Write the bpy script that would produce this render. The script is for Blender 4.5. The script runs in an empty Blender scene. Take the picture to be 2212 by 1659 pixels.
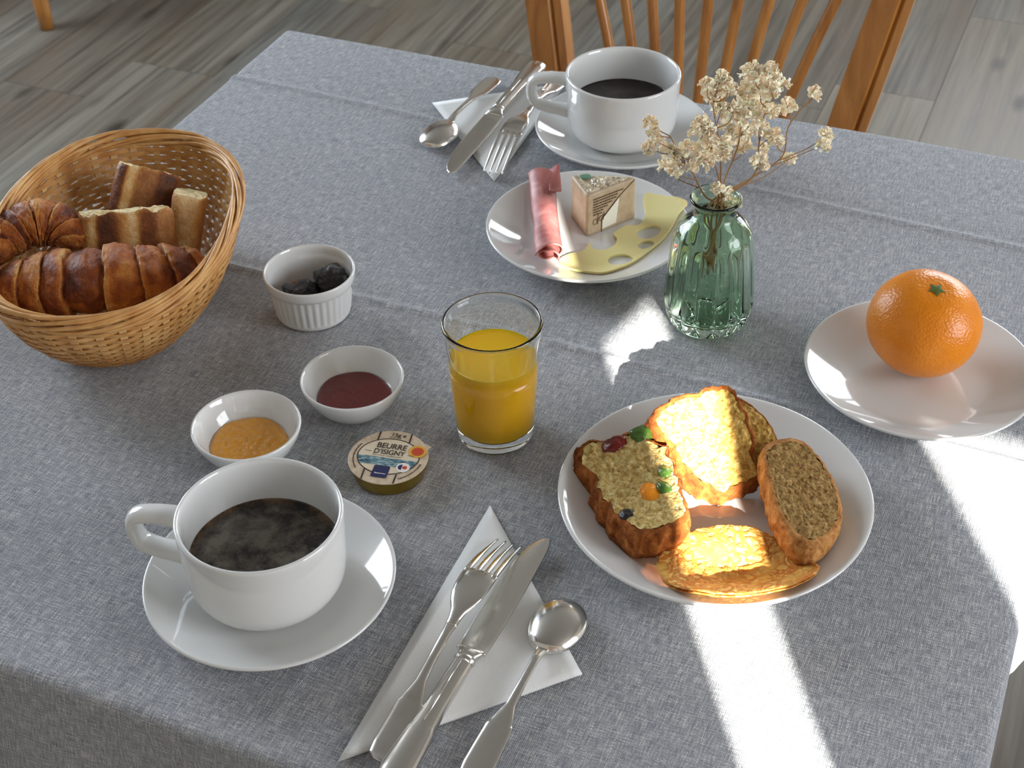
import bpy, bmesh, math, random
from mathutils import Vector, Matrix, noise
from mathutils.geometry import delaunay_2d_cdt

random.seed(7)
PI = math.pi
TAU = 2 * PI
scene = bpy.context.scene
C = scene.collection
TT = 0.74                                   # height of the table top

# ------------------------------------------------------------------ camera
cam_d = bpy.data.cameras.new('camera')
cam = bpy.data.objects.new('camera', cam_d)
C.objects.link(cam)
cam_d.sensor_width = 36.0
cam_d.lens = 36.0 * 3300 / 2212
cam_d.clip_start = 0.02
_p, _r, _y = math.radians(38.75), math.radians(-1.37), math.radians(23.5)
fw = Vector((0, math.cos(_p), -math.sin(_p)))
up = Vector((0, math.sin(_p), math.cos(_p)))
rt = Vector((1, 0, 0))
rt2 = rt * math.cos(_r) + up * math.sin(_r)
up2 = -rt * math.sin(_r) + up * math.cos(_r)
m3 = Matrix.Rotation(_y, 3, 'Z') @ Matrix((rt2, up2, -fw)).transposed()
cam.matrix_world = Matrix.Translation((0.3711, -0.8245, 1.42)) @ m3.to_4x4()
cam_d.dof.use_dof = True
cam_d.dof.focus_distance = 1.0
cam_d.dof.aperture_fstop = 20
scene.camera = cam

# ------------------------------------------------------------------ world, sun, daylight
wd = bpy.data.worlds.new('sky')
scene.world = wd
wd.use_nodes = True
wd.node_tree.nodes['Background'].inputs[0].default_value = (0.55, 0.70, 1.0, 1)
wd.node_tree.nodes['Background'].inputs[1].default_value = 1.2

SUN_AZ, SUN_EL = math.radians(121), math.radians(25.0)
sun_d = bpy.data.lights.new('sun', 'SUN')
sun_d.energy = 36
sun_d.angle = math.radians(0.53)
sun_d.color = (1.0, 0.95, 0.86)
sun = bpy.data.objects.new('sun', sun_d)
C.objects.link(sun)
sd = Vector((math.cos(SUN_AZ) * math.cos(SUN_EL), math.sin(SUN_AZ) * math.cos(SUN_EL), -math.sin(SUN_EL)))
sun.rotation_euler = sd.to_track_quat('-Z', 'Y').to_euler()
sun.location = (2, -3, 3)


def window_light(name, loc, direction, w, h, power, col):
    d = bpy.data.lights.new(name, 'AREA')
    d.shape = 'RECTANGLE'
    d.size, d.size_y = w, h
    d.energy = power
    d.color = col
    o = bpy.data.objects.new(name, d)
    C.objects.link(o)
    o.location = loc
    o.rotation_euler = Vector(direction).to_track_quat('-Z', 'Z').to_euler()
    return o


window_light('daylight_left', (-2.72, 0.9, 1.55), (1, 0, -0.05), 2.6, 1.5, 132, (0.82, 0.91, 1.0))
window_light('daylight_back', (0.9, 3.42, 1.55), (0, -1, -0.05), 2.2, 1.5, 72, (0.93, 0.97, 1.0))
window_light('daylight_right', (2.72, -0.1, 1.55), (-1, 0, -0.05), 1.5, 1.4, 50, (0.97, 0.98, 1.0))

vs = scene.view_settings
vs.view_transform = 'Standard'
vs.look = 'None'
vs.gamma = 1.0
vs.use_curve_mapping = False
vs.exposure = 0.12
scene.cycles.use_denoising = True
scene.cycles.max_bounces = 11
scene.cycles.transmission_bounces = 12
scene.cycles.transparent_max_bounces = 12
scene.cycles.sample_clamp_indirect = 8.0
scene.cycles.blur_glossy = 0.5


# ================================================================== helpers
def make(name, verts, faces, mat=None, parent=None, smooth=True, loc=None, uv=None, mats=None, mi=None):
    me = bpy.data.meshes.new(name)
    me.from_pydata([tuple(v) for v in verts], [], faces)
    if mats:
        for m in mats:
            me.materials.append(m)
        if mi:
            me.polygons.foreach_set('material_index', mi)
    elif mat:
        me.materials.append(mat)
    if smooth:
        me.polygons.foreach_set('use_smooth', [True] * len(me.polygons))
    if uv:
        ul = me.uv_layers.new(name='UVMap')
        for l in me.loops:
            ul.data[l.index].uv = uv[l.vertex_index]
    me.update()
    o = bpy.data.objects.new(name, me)
    C.objects.link(o)
    if parent:
        o.parent = parent
    if loc:
        o.location = loc
    return o


def vcol(o, cols, name='tone'):
    at = o.data.attributes.new(name, 'FLOAT_COLOR', 'POINT')
    for i, c in enumerate(cols):
        at.data[i].color = (c, c, c, 1) if isinstance(c, float) else (*c, 1)


def tag(o, label, cat, group=None):
    o['label'] = label
    o['category'] = cat
    if group:
        o['group'] = group
    return o


def thing(name, label, cat, loc, rz=0, group=None):
    o = bpy.data.objects.new(name, None)
    C.objects.link(o)
    o.empty_display_size = 0.02
    o.location = loc
    o.rotation_euler = (0, 0, rz)
    return tag(o, label, cat, group)


def struct(o):
    o['kind'] = 'structure'
    return o


def chaikin(p, n=2, closed=False):
    for _ in range(n):
        q = [] if closed else [p[0]]
        m = len(p)
        for i in range(m if closed else m - 1):
            a, b = p[i], p[(i + 1) % m]
            q.append(tuple(0.75 * x + 0.25 * y for x, y in zip(a, b)))
            q.append(tuple(0.25 * x + 0.75 * y for x, y in zip(a, b)))
        if not closed:
            q.append(p[-1])
        p = q
    return p


def catmull(pts, n, closed=False):
    P = [Vector(p) for p in pts]
    m = len(P)
    out = []
    segs = m if closed else m - 1
    for i in range(n):
        t = i * segs / (n if closed else n - 1)
        k = min(int(t), segs - 1)
        f = t - k
        if closed:
            a, b, c, d = P[(k - 1) % m], P[k % m], P[(k + 1) % m], P[(k + 2) % m]
        else:
            a, b, c, d = P[max(k - 1, 0)], P[k], P[k + 1], P[min(k + 2, m - 1)]
        out.append(0.5 * ((2 * b) + (c - a) * f + (2 * a - 5 * b + 4 * c - d) * f * f + (3 * b - a - 3 * c + d) * f ** 3))
    return out


def lathe_data(prof, seg=96, rfun=None):
    V, F, idx = [], [], []
    for (r, z) in prof:
        if r < 1e-6:
            idx.append([len(V)])
            V.append((0, 0, z))
        else:
            row = []
            for j in range(seg):
                th = TAU * j / seg
                rr = rfun(r, z, th) if rfun else r
                row.append(len(V))
                V.append((rr * math.cos(th), rr * math.sin(th), z))
            idx.append(row)
    for a, b in zip(idx[:-1], idx[1:]):
        for j in range(seg):
            k = (j + 1) % seg
            if len(a) == 1 and len(b) == 1:
                continue
            if len(a) == 1:
                F.append((a[0], b[k], b[j]))
            elif len(b) == 1:
                F.append((a[j], a[k], b[0]))
            else:
                F.append((a[j], a[k], b[k], b[j]))
    return V, F


def lathe(name, prof, mat, parent=None, seg=96, loc=None, rfun=None):
    V, F = lathe_data(prof, seg, rfun)
    return make(name, V, F, mat, parent, loc=loc)


def tube_data(pts, rad, seg=8, V=None, F=None, cap=True, flat=1.0, upv=None):
    V = [] if V is None else V
    F = [] if F is None else F
    P = [Vector(p) for p in pts]
    n = len(P)
    nrm = None
    rows = []
    for i in range(n):
        t = (P[min(i + 1, n - 1)] - P[max(i - 1, 0)])
        if t.length < 1e-9:
            t = Vector((0, 0, 1))
        t.normalize()
        if upv is not None:
            nrm = Vector(upv)
        elif nrm is None:
            nrm = Vector((0, 0, 1)) if abs(t.z) < 0.9 else Vector((1, 0, 0))
        nrm = nrm - t * nrm.dot(t)
        if nrm.length < 1e-6:
            nrm = t.orthogonal()
        nrm.normalize()
        bn = t.cross(nrm)
        r = rad[i] if isinstance(rad, (list, tuple)) else rad
        row = []
        for j in range(seg):
            a = TAU * j / seg
            row.append(len(V))
            V.append(P[i] + nrm * (math.cos(a) * r * flat) + bn * (math.sin(a) * r))
        rows.append(row)
    for a, b in zip(rows[:-1], rows[1:]):
        for j in range(seg):
            k = (j + 1) % seg
            F.append((a[j], a[k], b[k], b[j]))
    if cap:
        F.append(tuple(reversed(rows[0])))
        F.append(tuple(rows[-1]))
    return V, F


def box_data(x0, x1, y0, y1, z0, z1, V=None, F=None):
    V = [] if V is None else V
    F = [] if F is None else F
    b = len(V)
    V += [(x0, y0, z0), (x1, y0, z0), (x1, y1, z0), (x0, y1, z0), (x0, y0, z1), (x1, y0, z1), (x1, y1, z1), (x0, y1, z1)]
    F += [tuple(b + i for i in f) for f in ((0, 3, 2, 1), (4, 5, 6, 7), (0, 1, 5, 4), (1, 2, 6, 5), (2, 3, 7, 6), (3, 0, 4, 7))]
    return V, F


def box(name, x0, x1, y0, y1, z0, z1, mat, parent=None, bevel=0.0):
    V, F = box_data(x0, x1, y0, y1, z0, z1)
    o = make(name, V, F, mat, parent, smooth=False)
    if bevel:
        bm = bmesh.new()
        bm.from_mesh(o.data)
        bmesh.ops.bevel(bm, geom=bm.edges[:], offset=bevel, segments=2, profile=0.5, affect='EDGES')
        bm.to_mesh(o.data)
        bm.free()
    return o


def loft(name, secs, mat, parent, seg=14, power=2.6):
    """secs: (x, y, z, half width, half thickness) along local x; rounded cross-sections."""
    V, F, rows = [], [], []
    for (x, y, z, hw, ht) in secs:
        row = []
        for j in range(seg):
            a = TAU * j / seg
            ca, sa = math.cos(a), math.sin(a)
            py = math.copysign(abs(ca) ** (2 / power), ca) * hw
            pz = math.copysign(abs(sa) ** (2 / power), sa) * ht
            row.append(len(V))
            V.append((x, y + py, z + pz))
        rows.append(row)
    for a, b in zip(rows[:-1], rows[1:]):
        for j in range(seg):
            k = (j + 1) % seg
            F.append((a[j], b[j], b[k], a[k]))
    F.append(tuple(rows[0]))
    F.append(tuple(reversed(rows[-1])))
    return make(name, V, F, mat, parent)


def dense(secs, n):
    return [tuple(v) for v in catmull5(secs, n)]


def catmull5(secs, n):
    out = []
    m = len(secs)
    for i in range(n):
        t = i * (m - 1) / (n - 1)
        k = min(int(t), m - 2)
        f = t - k
        f = f * f * (3 - 2 * f) * 0.5 + f * 0.5
        out.append([a + (b - a) * f for a, b in zip(secs[k], secs[k + 1])])
    return out


def fbm(v, s, o=3):
    return noise.fractal(Vector(v) * s, 1.0, 2.0, o)


# ================================================================== materials
def M(name, col=(0.8, 0.8, 0.8), rough=0.5, metal=0.0, spec=0.5, **kw):
    m = bpy.data.materials.new(name)
    m.use_nodes = True
    b = m.node_tree.nodes['Principled BSDF']
    b.inputs['Base Color'].default_value = (*col, 1)
    b.inputs['Roughness'].default_value = rough
    b.inputs['Metallic'].default_value = metal
    b.inputs['Specular IOR Level'].default_value = spec
    for k, v in kw.items():
        k = k.replace('_', ' ')
        b.inputs[k].default_value = v
    return m


class N:
    """small node-graph helper"""

    def __init__(self, m):
        self.nt = m.node_tree
        self.b = self.nt.nodes['Principled BSDF']

    def new(self, t, **kw):
        n = self.nt.nodes.new(t)
        for k, v in kw.items():
            setattr(n, k, v)
        return n

    def link(self, a, b):
        self.nt.links.new(a, b)

    def coord(self, out='Object', scale=(1, 1, 1)):
        tc = self.new('ShaderNodeTexCoord')
        mp = self.new('ShaderNodeMapping')
        mp.inputs['Scale'].default_value = scale
        self.link(tc.outputs[out], mp.inputs['Vector'])
        return mp.outputs[0]

    def noise(self, vec, scale, detail=3, rough=0.55, dist=0.0):
        n = self.new('ShaderNodeTexNoise')
        n.inputs['Scale'].default_value = scale
        n.inputs['Detail'].default_value = detail
        n.inputs['Roughness'].default_value = rough
        n.inputs['Distortion'].default_value = dist
        self.link(vec, n.inputs['Vector'])
        return n.outputs['Fac']

    def voro(self, vec, scale, feature='F1', out='Distance', smooth=None):
        n = self.new('ShaderNodeTexVoronoi', feature=feature)
        n.inputs['Scale'].default_value = scale
        self.link(vec, n.inputs['Vector'])
        return n.outputs[out]

    def ramp(self, fac, stops, interp='LINEAR'):
        n = self.new('ShaderNodeValToRGB')
        n.color_ramp.interpolation = interp
        e = n.color_ramp.elements
        while len(e) < len(stops):
            e.new(0.5)
        for el, (p, c) in zip(e, stops):
            el.position = p
            el.color = (*c, 1) if len(c) == 3 else c
        self.link(fac, n.inputs[0])
        return n.outputs[0]

    def mix(self, fac, a, b, mode='MIX'):
        n = self.new('ShaderNodeMix', data_type='RGBA', blend_type=mode)
        for s, v in ((0, fac), (6, a), (7, b)):
            if isinstance(v, (int, float)):
                n.inputs[s].default_value = v
            elif isinstance(v, tuple):
                n.inputs[s].default_value = (*v, 1) if len(v) == 3 else v
            else:
                self.link(v, n.inputs[s])
        return n.outputs[2]

    def math(self, op, a, b=0.0, c=0.0):
        n = self.new('ShaderNodeMath', operation=op)
        for i, v in enumerate((a, b, c)):
            if isinstance(v, (int, float)):
                n.inputs[i].default_value = v
            else:
                self.link(v, n.inputs[i])
        return n.outputs[0]

    def attr(self, name, out='Color'):
        n = self.new('ShaderNodeAttribute')
        n.attribute_name = name
        return n.outputs[out]

    def color(self, c):
        self.link(c, self.b.inputs['Base Color'])

    def rough(self, c):
        self.link(c, self.b.inputs['Roughness'])

    def bump(self, h, strength=0.3, dist=0.001):
        n = self.new('ShaderNodeBump')
        n.inputs['Strength'].default_value = strength
        n.inputs['Distance'].default_value = dist
        self.link(h, n.inputs['Height'])
        self.link(n.outputs[0], self.b.inputs['Normal'])


def s2l(*c):
    return tuple(((x / 255) / 12.92 if x <= 10 else (((x / 255) + 0.055) / 1.055) ** 2.4) for x in c)


m_porc = M('white_porcelain', (0.68, 0.69, 0.68), 0.07, Coat_Weight=0.6, Coat_Roughness=0.03)
m_steel = M('polished_steel', (0.74, 0.72, 0.68), 0.16, 1.0)
g = N(m_steel)
c_ = g.coord('Object')
g.rough(g.math('MULTIPLY_ADD', g.noise(c_, 90, 3), 0.16, 0.08))
m_blade = M('brushed_blade_steel', (0.76, 0.74, 0.69), 0.24, 1.0)
g = N(m_blade)
c_ = g.coord('Object', (20, 1500, 400))
g.bump(g.noise(c_, 1.0, 2), 0.12, 0.0004)
m_paper = M('napkin_paper', (0.80, 0.81, 0.80), 0.95, spec=0.15)
g = N(m_paper)
c_ = g.coord('Object')
g.bump(g.noise(c_, 900, 2), 0.35, 0.0006)

# --- woven tablecloth
m_cloth = M('grey_woven_cloth', (0.2, 0.2, 0.2), 0.88, spec=0.25, Sheen_Weight=0.15, Sheen_Roughness=0.5)
g = N(m_cloth)
uvn = g.new('ShaderNodeUVMap')
sp = g.new('ShaderNodeSeparateXYZ')
g.link(uvn.outputs[0], sp.inputs[0])


def stretched(sx, sy, scale, detail=2):
    mp = g.new('ShaderNodeMapping')
    mp.inputs['Scale'].default_value = (sx, sy, 1)
    g.link(uvn.outputs[0], mp.inputs['Vector'])
    return g.noise(mp.outputs[0], scale, detail, 0.6)


warp = g.ramp(stretched(1000, 95, 1.0), [(0.28, s2l(96, 102, 112)), (0.5, s2l(168, 171, 176)), (0.70, s2l(240, 240, 238))])
weft = g.ramp(stretched(95, 1000, 1.0), [(0.28, s2l(100, 106, 116)), (0.5, s2l(164, 167, 172)), (0.72, s2l(238, 237, 234))])
kx = g.math('SINE', g.math('MULTIPLY', sp.outputs[0], PI / 0.00105))
ky = g.math('SINE', g.math('MULTIPLY', sp.outputs[1], PI / 0.00105))
weave = g.math('MULTIPLY', kx, ky)
sel = g.math('MULTIPLY_ADD', weave, 0.9, 0.5)
selc = g.new('ShaderNodeClamp')
g.link(sel, selc.inputs[0])
cc = g.mix(selc.outputs[0], warp, weft)
gap = g.math('MULTIPLY_ADD', g.math('ABSOLUTE', weave), 0.55, 0.55)
cc = g.mix(1.0, cc, g.mix(gap, (0.35, 0.35, 0.36), (1, 1, 1)), 'MULTIPLY')
cc = g.mix(g.math('MULTIPLY', stretched(14, 10, 1.0, 3), 0.35), cc, s2l(140, 145, 154))
g.color(cc)
g.bump(g.math('ADD', g.math('ABSOLUTE', weave), g.math('MULTIPLY', stretched(500, 500, 1.0), 0.6)), 0.5, 0.0005)

# --- floor boards
m_plank = M('grey_brown_floorboard', (0.15, 0.14, 0.12), 0.38, spec=0.4)
g = N(m_plank)
oi = g.new('ShaderNodeObjectInfo')
tc = g.new('ShaderNodeTexCoord')
vm = g.new('ShaderNodeVectorMath', operation='ADD')
g.link(tc.outputs['Object'], vm.inputs[0])
cmb = g.new('ShaderNodeCombineXYZ')
g.link(g.math('MULTIPLY', oi.outputs['Random'], 37.0), cmb.inputs[0])
g.link(g.math('MULTIPLY', oi.outputs['Random'], 91.0), cmb.inputs[1])
g.link(cmb.outputs[0], vm.inputs[1])


def pm(sx, sy):
    mp = g.new('ShaderNodeMapping')
    mp.inputs['Scale'].default_value = (sx, sy, 1)
    g.link(vm.outputs[0], mp.inputs['Vector'])
    return mp.outputs[0]


grain = g.noise(pm(60, 2.2), 1.0, 5, 0.65, 0.6)
broad = g.noise(pm(7, 1.0), 1.0, 3, 0.6, 0.3)
pc = g.ramp(grain, [(0.30, s2l(82, 79, 75)), (0.50, s2l(130, 127, 119)), (0.72, s2l(162, 158, 148))])
pc = g.mix(g.ramp(broad, [(0.35, (0, 0, 0)), (0.7, (0.6, 0.6, 0.6))]), pc, s2l(118, 98, 78))
tint = g.ramp(oi.outputs['Random'], [(0.0, s2l(128, 132, 134)), (0.35, s2l(146, 140, 128)), (0.65, s2l(120, 115, 108)), (1.0, s2l(140, 138, 132))])
pc = g.mix(0.85, pc, tint, 'OVERLAY')
kn = g.voro(pm(9, 3.6), 1.0)
knot = g.ramp(kn, [(0.06, (0.16, 0.15, 0.15)), (0.17, (1, 1, 1))])
pc = g.mix(0.85, pc, knot, 'MULTIPLY')
g.color(pc)
g.rough(g.math('MULTIPLY_ADD', grain, 0.25, 0.30))
g.bump(grain, 0.12, 0.002)
m_gap = M('dark_floor_joint', s2l(40, 38, 36), 0.8)

m_wood = M('honey_lacquered_wood', s2l(170, 104, 40), 0.28, Coat_Weight=0.3, Coat_Roughness=0.15)
g = N(m_wood)
c_ = g.coord('Object', (30, 30, 3))
g.color(g.ramp(g.noise(c_, 1.6, 4, 0.6, 0.8), [(0.3, s2l(150, 94, 36)), (0.55, s2l(180, 120, 54)), (0.75, s2l(194, 138, 72))]))
m_wall = M('cream_plaster', s2l(168, 160, 148), 0.9)
m_ceil = M('white_ceiling_paint', s2l(132, 127, 120), 0.9)
m_trim = M('white_trim_paint', s2l(232, 230, 224), 0.4)
m_mask = M('brown_sun_mask', s2l(150, 120, 90), 0.6)  # for the added, unseen panels that block the sun


# ================================================================== the room
X0, X1, Y0, Y1, ZC = -2.7, 2.7, -1.25, 3.4, 2.6
fl = struct(box('floor', X0, X1, Y0, Y1, -0.05, -0.006, m_gap))
PW = 0.1934
k0 = int(math.floor((X0 - 0.087) / PW))
col = 0
for k in range(k0, 40):
    xa, xb = 0.087 + k * PW, 0.087 + (k + 1) * PW
    xa, xb = max(xa, X0), min(xb, X1)
    if xb - xa < 0.01:
        continue
    joint = 1.89 if k == -1 else (1.487 if k == -8 else random.uniform(0, 1.25))
    y = joint - 1.25 * 4
    while y < Y1:
        ya, yb = max(y, Y0), min(y + 1.25, Y1)
        if yb - ya > 0.02:
            V, F = box_data(xa + 0.0006, xb - 0.0006, ya + 0.0006, yb - 0.0006, -0.006, 0.0)
            cx, cy = (xa + xb) / 2, (ya + yb) / 2
            V = [(v[0] - cx, v[1] - cy, v[2]) for v in V]
            o = make('plank', V, F, m_plank, fl, smooth=False, loc=(cx, cy, 0))
        y += 1.25


def wall(name, horiz, at, out, lo, hi, openings, mat=m_wall, th=0.12):
    """one wall mesh with rectangular openings (a0, a1, z0, z1)."""
    V, F = [], []

    def piece(a0, a1, z0, z1):
        if a1 - a0 < 1e-4 or z1 - z0 < 1e-4:
            return
        b0, b1 = sorted((at, at + out * th))
        if horiz:
            box_data(a0, a1, b0, b1, z0, z1, V, F)
        else:
            box_data(b0, b1, a0, a1, z0, z1, V, F)
    a = lo
    for (a0, a1, z0, z1) in sorted(openings):
        piece(a, a0, 0, ZC)
        piece(a0, a1, 0, z0)
        piece(a0, a1, z1, ZC)
        a = a1
    piece(a, hi, 0, ZC)
    return struct(make(name, V, F, mat, smooth=False))


SO = (0.45, 1.75, 0.85, 2.05)
wall('wall_left', False, X0, -1, Y0, Y1, [(-0.4, 2.2, 0.8, 2.3)])
wall('wall_right', False, X1, 1, Y0, Y1, [(-0.85, 0.65, 0.85, 2.25)])
wall('wall_back', True, Y1, 1, X0 - 0.12, X1 + 0.12, [(-0.2, 2.0, 0.8, 2.3)])
wall('wall_front', True, Y0, -1, X0 - 0.12, X1 + 0.12, [SO])
struct(box('ceiling', X0 - 0.12, X1 + 0.12, Y0 - 0.12, Y1 + 0.12, ZC, ZC + 0.1, m_ceil))
for nm_, args in (('baseboard_left', (X0, X0 + 0.015, Y0, Y1)), ('baseboard_right', (X1 - 0.015, X1, Y0, Y1)),
                  ('baseboard_back', (X0 + 0.015, X1 - 0.015, Y1 - 0.015, Y1)), ('baseboard_front', (X0 + 0.015, X1 - 0.015, Y0, Y0 + 0.015))):
    struct(box(nm_, *args, 0.0, 0.09, m_trim))


def window(n, horiz, at, a0, a1, z0, z1, out, bars=1):
    V, F = [], []
    b0, b1 = sorted((at + out * 0.015, at + out * 0.055))

    def bar(p0, p1, q0, q1):
        if horiz:
            box_data(p0, p1, b0, b1, q0, q1, V, F)
        else:
            box_data(b0, b1, p0, p1, q0, q1, V, F)
    w = 0.05
    bar(a0, a1, z0, z0 + w)
    bar(a0, a1, z1 - w, z1)
    bar(a0, a0 + w, z0 + w, z1 - w)
    bar(a1 - w, a1, z0 + w, z1 - w)
    for i in range(1, bars + 1):
        c = a0 + (a1 - a0) * i / (bars + 1)
        bar(c - w / 2, c + w / 2, z0 + w, z1 - w)
    return struct(make('window_%d' % n, V, F, m_trim, smooth=False))


window(1, False, X0, -0.4, 2.2, 0.8, 2.3, -1, 2)
window(2, True, Y1, -0.2, 2.0, 0.8, 2.3, 1, 2)
window(3, False, X1, -0.85, 0.65, 0.85, 2.25, 1, 1)

# window opening behind the photographer: unseen panels added to cut the sun into patches
ys = -1.27
sa, ca = math.sin(SUN_AZ), -math.cos(SUN_AZ)


def gapx(n):
    return (n - ca * ys) / sa


g1a, g1b, g2a, g2b = gapx(0.079), gapx(0.134), gapx(0.271), gapx(0.45)
h0 = gapx(0.058)
V, F = box_data(SO[0], h0, ys - 0.02, ys, SO[2], SO[3])
box_data(h0, g1a, ys - 0.02, ys, SO[2], 1.488, V, F)
box_data(h0, g1a, ys - 0.02, ys, 1.545, SO[3], V, F)  # hole left between the blocks for the sun patch on the cheese plate
mask = struct(make('window_4', V, F, m_mask, smooth=False))
V, F = box_data(g1b, g2a, ys - 0.02, ys, SO[2], SO[3])
make('sun_mask_panel', V, F, m_mask, mask, smooth=False)
V, F = box_data(g2b, SO[1], ys - 0.02, ys, SO[2], SO[3])
make('sun_mask_panel', V, F, m_mask, mask, smooth=False)
V, F = box_data(g2a, g2b, ys - 0.02, ys, 1.449, SO[3])
make('sun_mask_panel', V, F, m_mask, mask, smooth=False)
pg = [(g1a, 1.442), (gapx(0.132), 1.484), (g1b, 1.488), (g1b, 1.60), (gapx(0.088), 1.60)]
pg = [(g1a, 1.442), (gapx(0.132), 1.484), (g1b, 1.488), (g1b, 1.60), (g1a, 1.60)]  # added piece, its slanted edge shapes the sun patch by the vase
V = [(x, ys - 0.02, z) for x, z in pg] + [(x, ys, z) for x, z in pg]
F = [(0, 1, 2, 3, 4), (9, 8, 7, 6, 5)] + [(i, i + 5, (i + 1) % 5 + 5, (i + 1) % 5) for i in range(5)]
make('sun_mask_panel', V, F, m_mask, mask, smooth=False)

make('sun_mask_panel', *box_data(g1a, g1b, ys - 0.02, ys, 1.60, SO[3]), m_mask, mask, smooth=False)

# ================================================================== table and cloth
tb = thing('dining_table', 'square wooden table hidden under the grey cloth', 'table', (0, 0, 0))
box('tabletop', -0.398, 0.398, -0.398, 0.398, TT - 0.03, TT - 0.0035, m_wood, tb, 0.004)
for sx in (-1, 1):
    for sy in (-1, 1):
        box('leg', sx * 0.345 - 0.025, sx * 0.345 + 0.025, sy * 0.345 - 0.025, sy * 0.345 + 0.025, 0, TT - 0.03, m_wood, tb, 0.004)
for s in (-1, 1):
    box('apron', -0.32, 0.32, s * 0.345 - 0.01, s * 0.345 + 0.01, TT - 0.11, TT - 0.03, m_wood, tb)
    box('apron', s * 0.345 - 0.01, s * 0.345 + 0.01, -0.32, 0.32, TT - 0.11, TT - 0.03, m_wood, tb)


def crease(d, w_=0.0034, a_=0.0024):
    return a_ * math.exp(-(d / w_) ** 2) - a_ * 0.35 * math.exp(-((d - 2.2 * w_) / (1.6 * w_)) ** 2)


def ctop(u, v):
    z = 0.0
    f1 = 0.0085 - 0.034 * max(0, u) * 1.0
    z += crease(v - f1 - 0.001 * math.sin(u * 21))
    z += 0.8 * crease(v - (0.290 - 0.045 * (u + 0.39)))
    z += 0.5 * crease(u - 0.02 - 0.003 * math.sin(v * 13)) * (0.4 + 0.6 * abs(math.sin(v * 7)))
    z += 0.0006 * noise.noise(Vector((u * 9, v * 9, 2.0)))
    return z


HANG, RC = 0.195, 0.007
E_ = 0.400


def cloth_pt(u, v):
    lim = E_ - RC
    cu, cv = max(-lim, min(lim, u)), max(-lim, min(lim, v))
    du, dv = u - cu, v - cv
    d = math.hypot(du, dv)
    if d < 1e-9:
        return (u, v, TT + ctop(u, v))
    ox, oy = du / d, dv / d
    zt = ctop(cu, cv)
    al = d / RC
    if al < PI / 2:
        return (cu + ox * RC * math.sin(al), cv + oy * RC * math.sin(al), TT + zt - RC * (1 - math.cos(al)))
    drop = d - RC * PI / 2
    corner = min(abs(ox), abs(oy)) * 1.414
    s = cv if abs(ox) > abs(oy) else cu
    side = 1 if abs(ox) > abs(oy) else 2
    wv = 0.5 + 0.5 * math.sin(s * 17 + 2.0 + side)
    if ox > 0.5:
        k = max(0.0, min(1.0, (cv + 0.06) / 0.12))
        wv = (0.25 + 0.75 * math.cos(cv * 9) ** 2) * k * k * (3 - 2 * k)
    outw = drop * (0.012 + 0.15 * wv ** 2 * (1 - corner) + 0.42 * corner ** 2)
    tw = 0.35 * corner * drop * math.sin(math.atan2(oy, ox) * 4)
    return (cu + ox * (RC + outw) - oy * tw, cv + oy * (RC + outw) + ox * tw, TT + zt - RC - drop * (0.985 - 0.06 * corner))


ax = []
t = -E_ + RC
while t < E_ - RC + 1e-9:
    ax.append(t)
    t += (2 * (E_ - RC)) / 264
ext = [RC * PI / 2 * i / 5 for i in range(1, 6)] + [RC * PI / 2 + HANG * i / 16 for i in range(1, 17)]
ax = [-(E_ - RC) - e for e in reversed(ext)] + ax + [(E_ - RC) + e for e in ext]
n = len(ax)
V = [cloth_pt(u, v) for v in ax for u in ax]
UV = [(u, v) for v in ax for u in ax]
F = [(j * n + i, j * n + i + 1, (j + 1) * n + i + 1, (j + 1) * n + i) for j in range(n - 1) for i in range(n - 1)]
cl = make('tablecloth', V, F, m_cloth, uv=UV)
tag(cl, 'grey heathered woven tablecloth with fold creases covering the table', 'tablecloth')
so = cl.modifiers.new('thickness', 'SOLIDIFY')
so.thickness = 0.0012
so.offset = -1
ZT = TT + 0.0012            # where things stand on the cloth


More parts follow.
